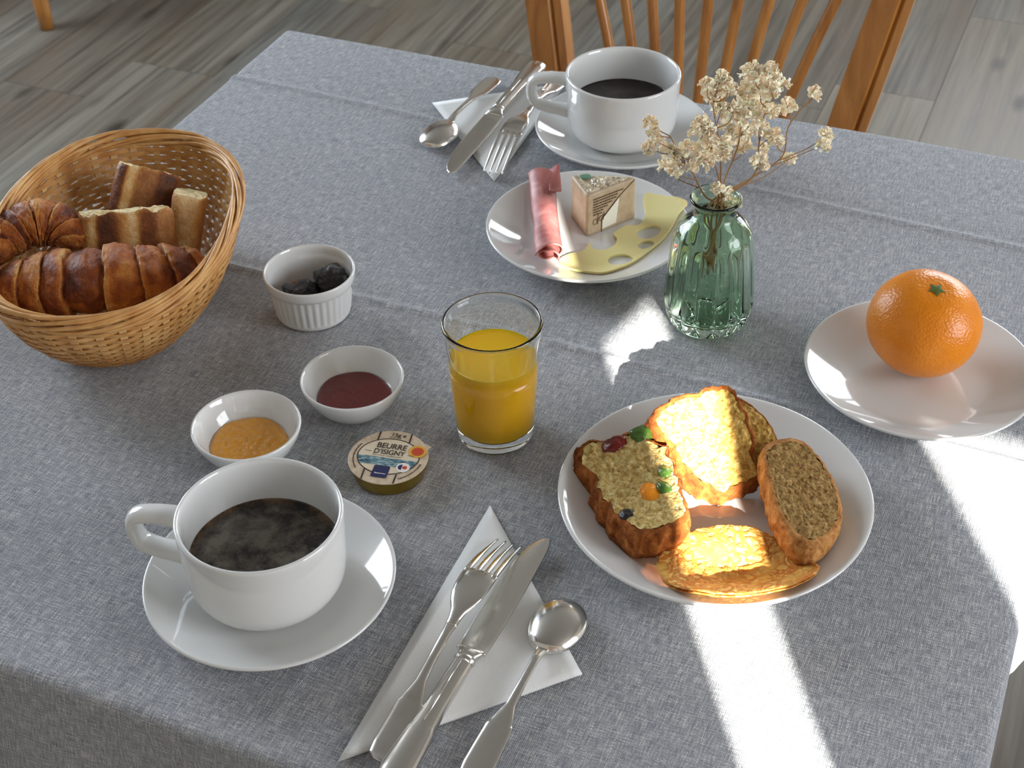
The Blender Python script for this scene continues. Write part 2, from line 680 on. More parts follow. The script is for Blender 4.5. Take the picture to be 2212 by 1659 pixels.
# ================================================================== chairs
def chair(label, loc, rz):
    """spindle-back chair; local origin on the floor under the seat centre, back towards +y."""
    t = thing('spindle_back_chair', label, 'chair', loc, rz, 'honey coloured wooden dining chairs')
    # seat
    out = [(-0.17, 0.195), (-0.205, 0.06), (-0.21, -0.13), (-0.17, -0.205), (0.17, -0.205), (0.21, -0.13), (0.205, 0.06), (0.17, 0.195)]
    P = catmull([(x, y, 0) for x, y in out], 64, True)
    V, F = [], []
    prof = [(0.0, 0.430), (0.94, 0.430), (0.985, 0.434), (1.0, 0.443), (0.985, 0.452), (0.94, 0.455), (0.6, 0.449), (0.0, 0.446)]
    rows = []
    for (s, z) in prof:
        if s == 0:
            rows.append([len(V)])
            V.append((0, 0, z))
        else:
            rows.append(list(range(len(V), len(V) + 64)))
            V += [(p.x * s, p.y * s, z) for p in P]
    for a, b in zip(rows[:-1], rows[1:]):
        for j in range(64):
            k = (j + 1) % 64
            if len(a) == 1:
                F.append((a[0], b[j], b[k]))
            elif len(b) == 1:
                F.append((a[j], a[k], b[0]))
            else:
                F.append((a[j], a[k], b[k], b[j]))
    make('seat', V, F, m_wood, t)
    for sx in (-1, 1):
        for sy in (-1, 1):
            top = Vector((sx * 0.14, sy * 0.15, 0.435))
            bot = Vector((sx * 0.185, sy * 0.195, 0.0))
            pts = [bot.lerp(top, k / 10) for k in range(11)]
            V, F = tube_data(pts, [0.0145, 0.016, 0.0175, 0.019, 0.020, 0.0205, 0.0205, 0.020, 0.019, 0.017, 0.015], 14)
            make('leg', V, F, m_wood, t)
        V, F = tube_data([(sx * 0.171, -0.181, 0.15), (sx * 0.168, 0, 0.15), (sx * 0.171, 0.181, 0.15)], [0.008, 0.011, 0.008], 10)
        make('stretcher', V, F, m_wood, t)
    V, F = tube_data([(-0.168, 0, 0.15), (0, 0, 0.15), (0.168, 0, 0.15)], [0.008, 0.011, 0.008], 10)
    make('stretcher', V, F, m_wood, t)

    def by(z):
        return 0.163 + 0.15 * (z - 0.45)
    # back posts, flat with a groove near the outer face
    for sx in (-1, 1):
        V, F, rows = [], [], []
        prof = [(-0.020, -0.011), (0.006, -0.012), (0.009, -0.008), (0.012, -0.011), (0.020, -0.010), (0.020, 0.011), (-0.020, 0.011)]
        for k in range(17):
            z = 0.445 + 0.46 * k / 16
            xc = sx * (0.140 + 0.155 * (z - 0.45) + 0.03 * (z - 0.62)) if z > 0.62 else sx * (0.140 + 0.155 * (z - 0.45))
            sc = 0.8 + 0.25 * math.sin(PI * k / 16)
            rows.append(list(range(len(V), len(V) + len(prof))))
            V += [(xc + px * sc, by(z) + py * sc, z) for px, py in prof]
        m = len(prof)
        for a, b in zip(rows[:-1], rows[1:]):
            for j in range(m):
                F.append((a[j], a[(j + 1) % m], b[(j + 1) % m], b[j]))
        F += [tuple(reversed(rows[0])), tuple(rows[-1])]
        make('back_post', V, F, m_wood, t, smooth=False)
    for k in range(9):
        s = (k - 4) / 4
        pts = []
        for q in range(15):
            z = 0.445 + 0.455 * q / 14
            h = (z - 0.45) / 0.45
            x = s * (0.055 + 0.09 * h + 0.055 * h * h) + 0.002
            x = s * (0.068 + 0.045 * h + 0.085 * h ** 2)
            pts.append((x, by(z) + 0.004 * math.sin(PI * h), z))
        V, F = tube_data(pts, [0.0050] * 3 + [0.0060] * 9 + [0.0050] * 3, 10)
        make('spindle', V, F, m_wood, t)
    pts = [(0.215 * (q - 10) / 10, by(0.905) + 0.025 - 0.025 * ((q - 10) / 10) ** 2, 0.915 + 0.02 * (1 - ((q - 10) / 10) ** 2)) for q in range(21)]
    V, F = tube_data(pts, [0.020] + [0.027] * 19 + [0.020], 12, flat=1.0, upv=(0, 0, 1))
    V = [Vector((v.x, by(0.905) + (v.y - by(0.905)) * 0.6, v.z)) for v in V]
    make('crest_rail', V, F, m_wood, t)
    return t


chair('honey wooden spindle-back chair drawn up behind the far coffee cup', (-0.031, 0.437, 0), 0.0)
chair('honey wooden chair with a round tapered leg standing away on the bare floor', (-1.90, 1.745, 0), 0.0)


# ================================================================== crockery
def plate_profile(R, h, well, wr=0.60):
    top = [(wr * R * 0.0, well), (wr * R * 0.5, well), (wr * R * 0.94, well + 0.0002)]
    for k in range(1, 11):
        t = k / 10
        top.append((wr * R + (0.985 - wr) * R * t, well + 0.0006 + (h - well - 0.0006) * (0.75 * t + 0.25 * t * t)))
    under = [(R, h - 0.0012), (R * 0.985, h - 0.0030)]
    for k in range(9, 0, -1):
        t = k / 10
        under.append((wr * R + (0.985 - wr) * R * t, well - 0.0034 + (h - well + 0.0004) * (0.75 * t + 0.25 * t * t)))
    under += [(wr * R * 0.98, 0.0006), (wr * R * 0.95, 0.0), (wr * R * 0.88, 0.0), (wr * R * 0.85, 0.002), (0, 0.0022)]
    return chaikin(top + under, 1)


def plate_top(R, h, well, r, wr=0.60):
    if r < wr * R:
        return well
    t = (r - wr * R) / ((0.985 - wr) * R)
    return well + 0.0006 + (h - well - 0.0006) * (0.75 * t + 0.25 * t * t)


def plate(name, label, x, y, R, h, well, cat='plate', group=None):
    o = lathe(name, plate_profile(R, h, well), m_porc, None, 128, (x, y, ZT))
    return tag(o, label, cat, group)


WELL = 0.0062
plate('saucer', 'white saucer under the foamy coffee cup beside the cutlery napkin', -0.0225, -0.2905, 0.0760, 0.0195, WELL, 'saucer', 'white saucers')
plate('saucer', 'white saucer under the coffee cup by the spindle-back chair', -0.0075, 0.3005, 0.0760, 0.0195, WELL, 'saucer', 'white saucers')
PCH = (0.0208, 0.1394)
plate('side_plate', 'white plate holding ham, wrapped cheese and a cheese slice', *PCH, 0.0811, 0.0195, WELL, 'plate', 'white side plates')
POR = (0.2997, 0.0525)
plate('side_plate', 'white plate holding a single orange', *POR, 0.0800, 0.0195, WELL, 'plate', 'white side plates')
PFD = (0.2055, -0.1290)
RFD, HFD, WFD = 0.0988, 0.0245, 0.0070
plate('cake_plate', 'large white plate holding cake slices, toast and a pancake', *PFD, RFD, HFD, WFD, 'plate')

# coffee
m_coffee1 = M('black_coffee_with_foam', (0.01, 0.006, 0.004), 0.10, spec=0.5)
g = N(m_coffee1)
c_ = g.coord('Object')
f1 = g.noise(c_, 50, 7, 0.72, 0.25)
foam = g.ramp(f1, [(0.41, s2l(22, 15, 12)), (0.47, s2l(66, 58, 50)), (0.60, s2l(104, 97, 86))])
spx = g.new('ShaderNodeVectorMath', operation='LENGTH')
g.link(c_, spx.inputs[0])
edge = g.ramp(spx.outputs['Value'], [(0.0, (1, 1, 1)), (0.0360, (1, 1, 1)), (0.0400, (0.45, 0.4, 0.36)), (0.0425, (0.9, 0.62, 0.36)), (0.05, (1.8, 1.2, 0.7))])
g.color(g.mix(1.0, foam, edge, 'MULTIPLY'))
g.rough(g.math('MULTIPLY_ADD', f1, 0.35, 0.0))
m_coffee2 = M('black_coffee', (0.012, 0.006, 0.004), 0.06)
g = N(m_coffee2)
c_ = g.coord('Object')
g.color(g.ramp(g.noise(c_, 40, 4, 0.6, 1.0), [(0.45, s2l(20, 9, 6)), (0.62, s2l(56, 44, 38)), (0.75, s2l(80, 68, 60))]))
m_stain = M('dried_coffee_spot', s2l(150, 138, 105), 0.4)


def cup(label, x, y, rz, mat_c, level, spots=False):
    t = thing('coffee_cup', label, 'cup', (x, y, ZT + WELL), rz, 'white coffee cups')
    prof = [(0, 0.0022), (0.026, 0.0022), (0.0275, 0.0), (0.032, 0.0), (0.0355, 0.0026), (0.0425, 0.0070), (0.0465, 0.0140), (0.0478, 0.0230),
            (0.0484, 0.0370), (0.0489, 0.0500), (0.0494, 0.0585), (0.0494, 0.0612), (0.0480, 0.0622), (0.0464, 0.0612), (0.0455, 0.0560),
            (0.0450, 0.0430), (0.0444, 0.0280), (0.0432, 0.0180), (0.0385, 0.0100), (0.026, 0.0070), (0, 0.0066)]
    lathe('cup_body', chaikin(prof, 2), m_porc, t, 128)
    path = catmull([(0.0465, 0, 0.0510), (0.055, 0, 0.0520), (0.066, 0, 0.0520), (0.0775, 0, 0.0490), (0.0800, 0, 0.0385), (0.0765, 0, 0.0285), (0.066, 0, 0.0240), (0.055, 0, 0.0225), (0.0450, 0, 0.0210)], 40)
    # oval strap: narrow in the plane of the loop, wide across it
    V, F, rows = [], [], []
    for i, p in enumerate(path):
        tg = (path[min(i + 1, 39)] - path[max(i - 1, 0)]).normalized()
        nn = tg.cross(Vector((0, 1, 0))).normalized()
        fl_ = 1 + 0.25 * (abs(i - 19.5) / 19.5) ** 4
        row = []
        for j in range(16):
            a = TAU * j / 16
            row.append(len(V))
            V.append(p + nn * (0.0046 * fl_ * math.cos(a)) + Vector((0, 0.0074 * fl_ * math.sin(a), 0)))
        rows.append(row)
    for a, b in zip(rows[:-1], rows[1:]):
        for j in range(16):
            k = (j + 1) % 16
            F.append((a[j], a[k], b[k], b[j]))
    F += [tuple(reversed(rows[0])), tuple(rows[-1])]
    make('handle', V, F, m_porc, t)
    lv = level
    # inner radius at that level
    ri = 0.0444 + (0.0450 - 0.0444) * (lv - 0.028) / 0.015
    co = lathe('coffee', [(0, 0.0), (ri * 0.5, 0.0), (ri - 0.0016, 0.0), (ri - 0.0006, 0.0003), (ri - 0.0001, 0.0010)], mat_c, t, 96, (0, 0, lv))
    if spots:
        for (a, z, r_) in ((0.05, 0.050, 0.0007), (-0.12, 0.052, 0.0006), (-0.02, 0.0455, 0.0009), (1.0, 0.050, 0.0006), (0.3, 0.053, 0.0004)):
            rr = 0.0452 - (0.056 - z) * 0.06
            V, F = [], []
            for q in range(8):
                b = TAU * q / 8
                an = a + PI * 0.5 + r_ * math.cos(b) / rr
                V.append(((rr - 0.0001) * math.cos(an), (rr - 0.0001) * math.sin(an), z + 1.4 * r_ * math.sin(b)))
            make('coffee_spot', V, [tuple(range(8))], m_stain, t)
    return t


cup('white cup of coffee with pale foam on top, handle out to one side', -0.0235, -0.2905, math.radians(193), m_coffee1, 0.0312)
cup('white half-full cup of black coffee beside the dried flowers', -0.0075, 0.3005, math.radians(192), m_coffee2, 0.0318, True)


# ramekin with dried fruit
def ram_r(r, z, th):
    if r > 0.0284 and z < 0.0275 and r > 0.0283 + 0.135 * (z - 0.003) - 0.0006 and 0.003 < z < 0.0275 and r > 0.0265:
        k = min(1, (z - 0.003) / 0.002, (0.0275 - z) / 0.002)
        return r - 0.0009 * k * (0.5 + 0.5 * math.cos(36 * th))
    return r


rk = thing('ramekin', 'small white ribbed ramekin holding dried fruit', 'ramekin', (-0.1410, -0.0205, ZT))
prof = [(0, 0.0012), (0.025, 0.0012), (0.0265, 0.0), (0.0278, 0.0), (0.0285, 0.002), (0.0287, 0.0032), (0.0291, 0.005), (0.0303, 0.015), (0.0315, 0.0262), (0.0317, 0.0275), (0.0328, 0.0282), (0.0338, 0.030),
        (0.0344, 0.0355), (0.0342, 0.0370), (0.0332, 0.0374), (0.0322, 0.0366), (0.0314, 0.0300), (0.0300, 0.0272), (0.0292, 0.0200), (0.0276, 0.0085), (0.024, 0.0050), (0, 0.0045)]
V, F = lathe_data(chaikin(prof, 1), 216, ram_r)
make('bowl', V, F, m_porc, rk)

m_prune = M('shiny_black_prune', (0.014, 0.008, 0.008), 0.30, Coat_Weight=0.3, Coat_Roughness=0.3)
g = N(m_prune)
c_ = g.coord('Object', (1, 1, 2.2))
g.bump(g.math('ADD', g.noise(c_, 170, 4, 0.6, 1.4), g.math('MULTIPLY', g.noise(c_, 480, 2), 0.4)), 1.0, 0.0040)
m_apri = M('dried_apricot', s2l(190, 104, 30), 0.4, Subsurface_Weight=0.2, Subsurface_Scale=0.004)


def lump(name, loc, rad, mat, rot=(0, 0, 0), amp=0.18, fr=1.6, seed=0.0, sub=4, parent=None):
    bm = bmesh.new()
    bmesh.ops.create_icosphere(bm, subdivisions=sub, radius=1.0)
    R3 = Matrix.Rotation(rot[2], 3, 'Z') @ Matrix.Rotation(rot[1], 3, 'Y') @ Matrix.Rotation(rot[0], 3, 'X')
    for v in bm.verts:
        p = v.co.copy()
        k = 1 + amp * noise.noise(p * fr + Vector((seed, 0, 0))) - amp * 0.7 * abs(noise.noise(p * fr * 2.2 + Vector((seed, 5, 0)))) + amp * 0.25 * noise.noise(p * fr * 5 + Vector((seed, 9, 0)))
        q = Vector((p.x * rad[0], p.y * rad[1], p.z * rad[2])) * k
        v.co = R3 @ q
    for f in bm.faces:
        f.smooth = True
    me = bpy.data.meshes.new(name)
    bm.to_mesh(me)
    bm.free()
    me.materials.append(mat)
    o = bpy.data.objects.new(name, me)
    C.objects.link(o)
    o.location = loc
    if parent:
        o.parent = parent
    return o


tag(lump('prune', (-0.1450, -0.0285, ZT + 0.0180), (0.0150, 0.0120, 0.0105), m_prune, (0, 0.2, 0.7), 0.34, 1.5, 3.1), 'wrinkled black prune lying low in the ramekin', 'prune', 'prunes in the ramekin')
tag(lump('prune', (-0.1285, -0.0095, ZT + 0.0230), (0.0145, 0.0125, 0.0125), m_prune, (0.3, 0.1, 0.2), 0.34, 1.6, 8.4), 'wrinkled black prune propped up against the ramekin wall', 'prune', 'prunes in the ramekin')
tag(lump('dried_apricot', (-0.1560, -0.0125, ZT + 0.0105), (0.0105, 0.0085, 0.0040), m_apri, (0, 0, 0.4), 0.2, 1.2, 1.0, 3), 'dried orange apricot under the prunes in the ramekin', 'apricot')


# little bowls of jam
def jam_bowl(label, x, y, mat, R, jr, jz, jname, chunky):
    t = thing('jam_bowl', label, 'bowl', (x, y, ZT), 0, 'small white jam bowls')
    k = R / 0.0365
    prof = [(0, 0.0015), (0.014, 0.0015), (0.0155, 0.0), (0.0175, 0.0), (0.0190, 0.0015), (0.0235, 0.0050), (0.0300, 0.0125), (0.0348, 0.0220), (0.0362, 0.0272), (0.0358, 0.0286),
            (0.0345, 0.0286), (0.0330, 0.0262), (0.0305, 0.0190), (0.0255, 0.0110), (0.0190, 0.0062), (0.010, 0.0045), (0, 0.0042)]
    lathe('bowl', [(r * k, z * (1.0)) for r, z in chaikin(prof, 2)], m_porc, t, 112)
    V, F = [], []
    seg, rings = 96, 22
    for i in range(rings + 1):
        s = i / rings
        for j in range(seg):
            th = TAU * j / seg
            rr = jr * s * (1 + 0.025 * math.sin(3 * th + 1) + 0.02 * math.sin(5 * th))
            dome = jz - 0.0006 * s * s - 0.0022 * max(0, (s - 0.86) / 0.14) ** 2
            nz = (0.0010 if chunky else 0.0002) * fbm((rr * math.cos(th), rr * math.sin(th), 0.3), 260, 3) * (1 - s ** 6)
            V.append((rr * math.cos(th), rr * math.sin(th), dome + nz))
    for i in range(rings):
        for j in range(seg):
            q = (j + 1) % seg
            F.append((i * seg + j, i * seg + q, (i + 1) * seg + q, (i + 1) * seg + j))
    make(jname, V, F, mat, t)
    return t


m_jam_r = M('dark_red_jam', s2l(104, 20, 14), 0.08, Subsurface_Weight=0.10, Subsurface_Scale=0.004, Coat_Weight=0.5)
m_jam_o = M('amber_marmalade', s2l(232, 160, 40), 0.09, Subsurface_Weight=0.35, Subsurface_Scale=0.006, Coat_Weight=0.6)
g = N(m_jam_o)
g.bump(g.noise(g.coord('Object'), 330, 3, 0.6), 0.7, 0.0016)
jam_bowl('small white bowl of dark red jam', -0.0575, -0.1140, m_jam_r, 0.0362, 0.0272, 0.0140, 'red_jam', False)
jam_bowl('small white bowl of amber marmalade', -0.1000, -0.1845, m_jam_o, 0.0370, 0.0272, 0.0140, 'marmalade', True)

# ================================================================== glass of juice, vase
m_glass = M('clear_glass', (0.97, 0.985, 0.97), 0.0, Transmission_Weight=1.0, IOR=1.45)
m_juice = M('orange_juice', (1.0, 0.58, 0.012), 0.12, Subsurface_Weight=0.5, Subsurface_Scale=0.012, Subsurface_Radius=(1.0, 0.5, 0.05))
gl = thing('juice_glass', 'straight clear glass of orange juice', 'glass', (0.0435, -0.1010, ZT))
prof = [(0, 0.0008), (0.021, 0.0008), (0.0225, 0.0), (0.0245, 0.0), (0.0258, 0.0020), (0.0264, 0.0060), (0.0285, 0.0420), (0.0307, 0.0760), (0.0318, 0.0880), (0.0330, 0.0912), (0.0330, 0.0934), (0.0315, 0.0942),
        (0.0302, 0.0930), (0.0292, 0.0780), (0.0268, 0.0420), (0.0248, 0.0110), (0.0225, 0.0088), (0, 0.0084)]
lathe('tumbler', chaikin(prof, 2), m_glass, gl, 112)


def inr(z):
    return 0.0248 + (0.0292 - 0.0248) * (z - 0.011) / 0.067


jp = [(0, 0.0087), (0.0218, 0.0091), (0.0246, 0.0112), (inr(0.03) + 0.0002, 0.03), (inr(0.05) + 0.0002, 0.05), (inr(0.0665) + 0.0002, 0.0665), (inr(0.0660) - 0.0010, 0.0655), (inr(0.066) - 0.003, 0.0652), (0, 0.0652)]
lathe('orange_juice', jp, m_juice, gl, 112)

m_green = M('green_glass', (0.66, 0.84, 0.66), 0.0, Transmission_Weight=1.0, IOR=1.45)


def vrib(r, z, th):
    k = 0.0
    if 0.004 < z < 0.082:
        k = min(1, (z - 0.004) / 0.006, (0.082 - z) / 0.012)
    return r * (1 - 0.075 * k * (1 - abs(math.sin(8 * th)) ** 0.55))


va = thing('bud_vase', 'small fluted green glass vase holding dried flowers', 'vase', (0.1398, 0.0750, ZT))
vp = [(0.0, 0.0026), (0.017, 0.0026), (0.0195, 0.0), (0.0240, 0.0), (0.0280, 0.0030), (0.0312, 0.0100), (0.0326, 0.0185), (0.0322, 0.0270), (0.0308, 0.0440), (0.0293, 0.0600), (0.0280, 0.0690), (0.0250, 0.0765), (0.0195, 0.0815),
      (0.0150, 0.0845), (0.0140, 0.0880), (0.0150, 0.0925), (0.0172, 0.0955), (0.0182, 0.0968), (0.0180, 0.0984), (0.0166, 0.0988), (0.0152, 0.0970), (0.0130, 0.0920), (0.0118, 0.0880), (0.0124, 0.0845), (0.0165, 0.0800),
      (0.0215, 0.0750), (0.0248, 0.0680), (0.0262, 0.0600), (0.0278, 0.0440), (0.0290, 0.0270), (0.0290, 0.0185), (0.0270, 0.0120), (0.0220, 0.0085), (0.0, 0.0075)]
vpc = chaikin([(r_ * 1.02, z_ * 1.085) for r_, z_ in vp], 2)
half = max(range(len(vpc)), key=lambda i: vpc[i][1])
V, F, idx = [], [], []
seg = 256
for q, (r_, z_) in enumerate(vpc):
    if r_ < 1e-6:
        idx.append([len(V)])
        V.append((0, 0, z_))
    else:
        idx.append(list(range(len(V), len(V) + seg)))
        for j in range(seg):
            th = TAU * j / seg
            rr = vrib(r_, z_, th) if q < half else r_
            V.append((rr * math.cos(th), rr * math.sin(th), z_))
for a, b in zip(idx[:-1], idx[1:]):
    for j in range(seg):
        k = (j + 1) % seg
        if len(a) == 1:
            F.append((a[0], b[k], b[j]))
        elif len(b) == 1:
            F.append((a[j], a[k], b[0]))
        else:
            F.append((a[j], a[k], b[k], b[j]))
make('glass_body', V, F, m_green, va)

# ================================================================== dried flowers
m_stem = M('dry_brown_stem', s2l(150, 112, 70), 0.7)
m_petal = M('cream_dried_petals', s2l(238, 218, 182), 0.8, spec=0.2, Subsurface_Weight=0.5, Subsurface_Scale=0.004)
g = N(m_petal)
g.color(g.ramp(g.noise(g.coord('Object'), 420, 2), [(0.25, s2l(232, 196, 146)), (0.42, s2l(252, 236, 208)), (0.8, s2l(255, 248, 230))]))


def blossom_mesh(seed, size):
    rnd = random.Random(seed)
    V, F = [], []
    for k in range(44):
        # small cupped petals on a ball, pointing outwards
        z = rnd.uniform(-0.55, 1)
        a = rnd.uniform(0, TAU)
        d = Vector((math.sqrt(1 - z * z) * math.cos(a), math.sqrt(1 - z * z) * math.sin(a), z))
        s1 = d.orthogonal().normalized()
        s1.rotate(Matrix.Rotation(rnd.uniform(0, TAU), 3, d))
        s2 = d.cross(s1)
        L = size * rnd.uniform(0.8, 1.15)
        w_ = size * rnd.uniform(0.18, 0.30)
        b = len(V)
        base = d * size * 0.15
        V += [base, base + d * L * 0.55 + s1 * w_ + s2 * w_ * 0.3, base + d * L * 0.55 - s1 * w_ + s2 * w_ * 0.3, base + d * L * 0.9 + s1 * w_ * 0.9 - s2 * w_ * 0.4,
              base + d * L * 0.9 - s1 * w_ * 0.9 - s2 * w_ * 0.4, base + d * L * 0.80 - s2 * w_ * 0.9]
        F += [(b, b + 1, b + 2), (b + 1, b + 3, b + 4, b + 2), (b + 3, b + 5, b + 4)]
    me = bpy.data.meshes.new('blossom')
    me.from_pydata([tuple(v) for v in V], [], F)
    me.materials.append(m_petal)
    me.update()
    return me


BM = [blossom_mesh(s, 0.0056 + 0.0004 * (s % 3)) for s in range(6)]
SPR = {
    'sprig reaching out to the side on a forked stem': ([(158, 96, 855), (176, 110, 869), (177, 117, 890), (190, 129, 911)],
        [(174, 120, 903), (190, 129, 911), (171, 109, 880), (199, 140, 875), (200, 130, 872), (177, 130, 856)]),
    'dense sprig crowning the bunch': ([(161, 88, 861), (164, 87, 891), (166, 86, 914), (167, 84, 928)],
        [(159, 76, 948), (162, 74, 945), (169, 78, 951), (163, 97, 935), (167, 96, 933), (175, 98, 930), (161, 93, 927), (171, 78, 935), (158, 93, 914), (161, 95, 911), (173, 76, 922), (161, 73, 916), (164, 84, 903), (172, 89, 896), (164, 95, 881), (166, 85, 876)]),
    'upright sprig in the middle of the bunch': ([(142, 87, 856), (147, 95, 878), (147, 100, 888), (148, 106, 909)],
        [(140, 95, 922), (146, 93, 906), (147, 103, 932), (153, 92, 931), (150, 97, 920), (144, 104, 907), (150, 110, 907), (147, 102, 898), (141, 87, 897), (142, 112, 877), (146, 112, 882), (150, 100, 878)]),
    'tall sprig next to the crowning one': ([(142, 75, 864), (142, 69, 889), (138, 61, 919), (138, 54, 933)],
        [(143, 53, 953), (146, 51, 949), (148, 53, 943), (136, 45, 949), (136, 55, 939), (134, 70, 926), (140, 69, 918), (148, 72, 919), (146, 66, 896), (146, 61, 891), (141, 50, 897)]),
    'sprig drooping towards the cup and cheese plate': ([(131, 79, 844), (121, 77, 863), (112, 75, 876), (104, 74, 890)],
        [(125, 68, 883), (115, 81, 878), (121, 73, 870), (109, 76, 876), (104, 72, 879), (109, 70, 867), (98, 85, 859), (94, 59, 887), (97, 67, 888), (96, 60, 898), (90, 70, 899), (140, 90, 839), (145, 78, 851), (152, 80, 841)]),
    'short sprig low over the vase rim': ([(142, 73, 860), (140, 64, 880), (135, 53, 898), (133, 43, 913)],
        [(140, 47, 907), (132, 59, 895), (140, 39, 896), (131, 42, 916), (133, 46, 919), (131, 57, 916), (138, 47, 915), (142, 67, 860)]),
}
for q, (lab, (nodes, bls)) in enumerate(SPR.items()):
    t = thing('dried_flower_sprig', 'dried baby\'s breath, ' + lab, 'dried flower', (0.1398, 0.075, ZT + 0.012 + 0.002 * q), 0, 'dried flower sprigs in the green vase')
    org = Vector(t.location)
    an = q * 1.05
    root = Vector((0.1398 + 0.006 * math.cos(an), 0.075 + 0.006 * math.sin(an), ZT + 0.030 + 0.004 * q))
    neck = Vector((0.1398 + 0.006 * math.cos(an + 2.6), 0.075 + 0.006 * math.sin(an + 2.6), ZT + 0.098))
    nd = [Vector(p) / 1000 for p in nodes]
    # keep the stem inside the neck, then out to its first fork
    path = catmull([root, root.lerp(neck, 0.6), neck] + nd, 40)
    V, F = tube_data([p - org for p in path], [0.0009 - 0.0005 * i / 39 for i in range(40)], 6)
    make('stem', V, F, m_stem, t)
    for b in bls:
        B = Vector(b) / 1000
        cands = [p for p in path[14:] if p.z < B.z - 0.008] or [path[16]]
        A = min(cands, key=lambda p: (p - B).length)
        mid = A.lerp(B, 0.55) + Vector((random.uniform(-1, 1), random.uniform(-1, 1), -0.6)) * 0.003
        V, F = tube_data([p - B for p in catmull([A, mid, B], 8)], [0.00045, 0.00042, 0.0004, 0.0004, 0.00035, 0.00035, 0.0003, 0.0003], 5)
        br = make('branch', V, F, m_stem, t, loc=B - org)
        o = bpy.data.objects.new('blossom', random.choice(BM))
        C.objects.link(o)
        o.parent = br
        o.rotation_euler = (random.uniform(-0.6, 0.6), random.uniform(-0.6, 0.6), random.uniform(0, TAU))
        sc = random.uniform(0.85, 1.15)
        o.scale = (sc, sc, sc)

# ================================================================== orange
m_or = M('orange_peel', s2l(238, 140, 14), 0.32, Coat_Weight=0.15, Coat_Roughness=0.25)
g = N(m_or)
c_ = g.coord('Object')
g.color(g.ramp(g.noise(c_, 28, 3), [(0.3, s2l(226, 128, 8)), (0.6, s2l(238, 142, 12)), (0.8, s2l(242, 154, 30))]))
g.bump(g.voro(c_, 620, 'SMOOTH_F1'), 0.45, 0.0010)
orr = thing('orange', 'whole orange with a small green stem star on a white plate', 'orange', (0.2955, 0.0685, ZT + WELL + 0.0003))
V, F = [], []
tilt = Matrix.Rotation(math.radians(10), 3, 'X') @ Matrix.Rotation(math.radians(8), 3, 'Y')
seg, rings = 96, 64
for i in range(rings + 1):
    ph = PI * i / rings
    for j in range(seg):
        th = TAU * j / seg
        p = Vector((math.sin(ph) * math.cos(th), math.sin(ph) * math.sin(th), math.cos(ph)))
        k = 1 + 0.018 * noise.noise(p * 1.3 + Vector((4, 0, 0))) + 0.006 * noise.noise(p * 5)
        zz = p.z * 0.0355
        if p.z > 0.93:
            zz -= 0.0016 * ((p.z - 0.93) / 0.07) ** 1.5
            zz += 0.0012 * math.sin(10 * th) * (1 - p.z) * 8 * 0.1
        V.append(tilt @ (Vector((p.x * 0.0392, p.y * 0.0392, zz)) * k))
for i in range(rings):
    for j in range(seg):
        q = (j + 1) % seg
        F.append((i * seg + j, (i + 1) * seg + j, (i + 1) * seg + q, i * seg + q))
zmin = min(v.z for v in V)
V = [v - Vector((0, 0, zmin)) for v in V]
make('peel', V, F, m_or, orr)
m_cal = M('green_calyx', s2l(84, 104, 40), 0.7)
V, F = [], []
topc = tilt @ Vector((0, 0, 0.0352)) - Vector((0, 0, zmin))
for j in range(20):
    a = TAU * j / 20
    r_ = 0.0066 if j % 4 == 0 else (0.0040 if j % 2 else 0.0034)
    V.append(topc + tilt @ Vector((r_ * math.cos(a), r_ * math.sin(a), -0.0004 - 0.0006 * (r_ > 0.004))))
V.append(topc + tilt @ Vector((0, 0, 0.0010)))
F = [(j, (j + 1) % 20, 20) for j in range(20)]
make('calyx', V, F, m_cal, orr)


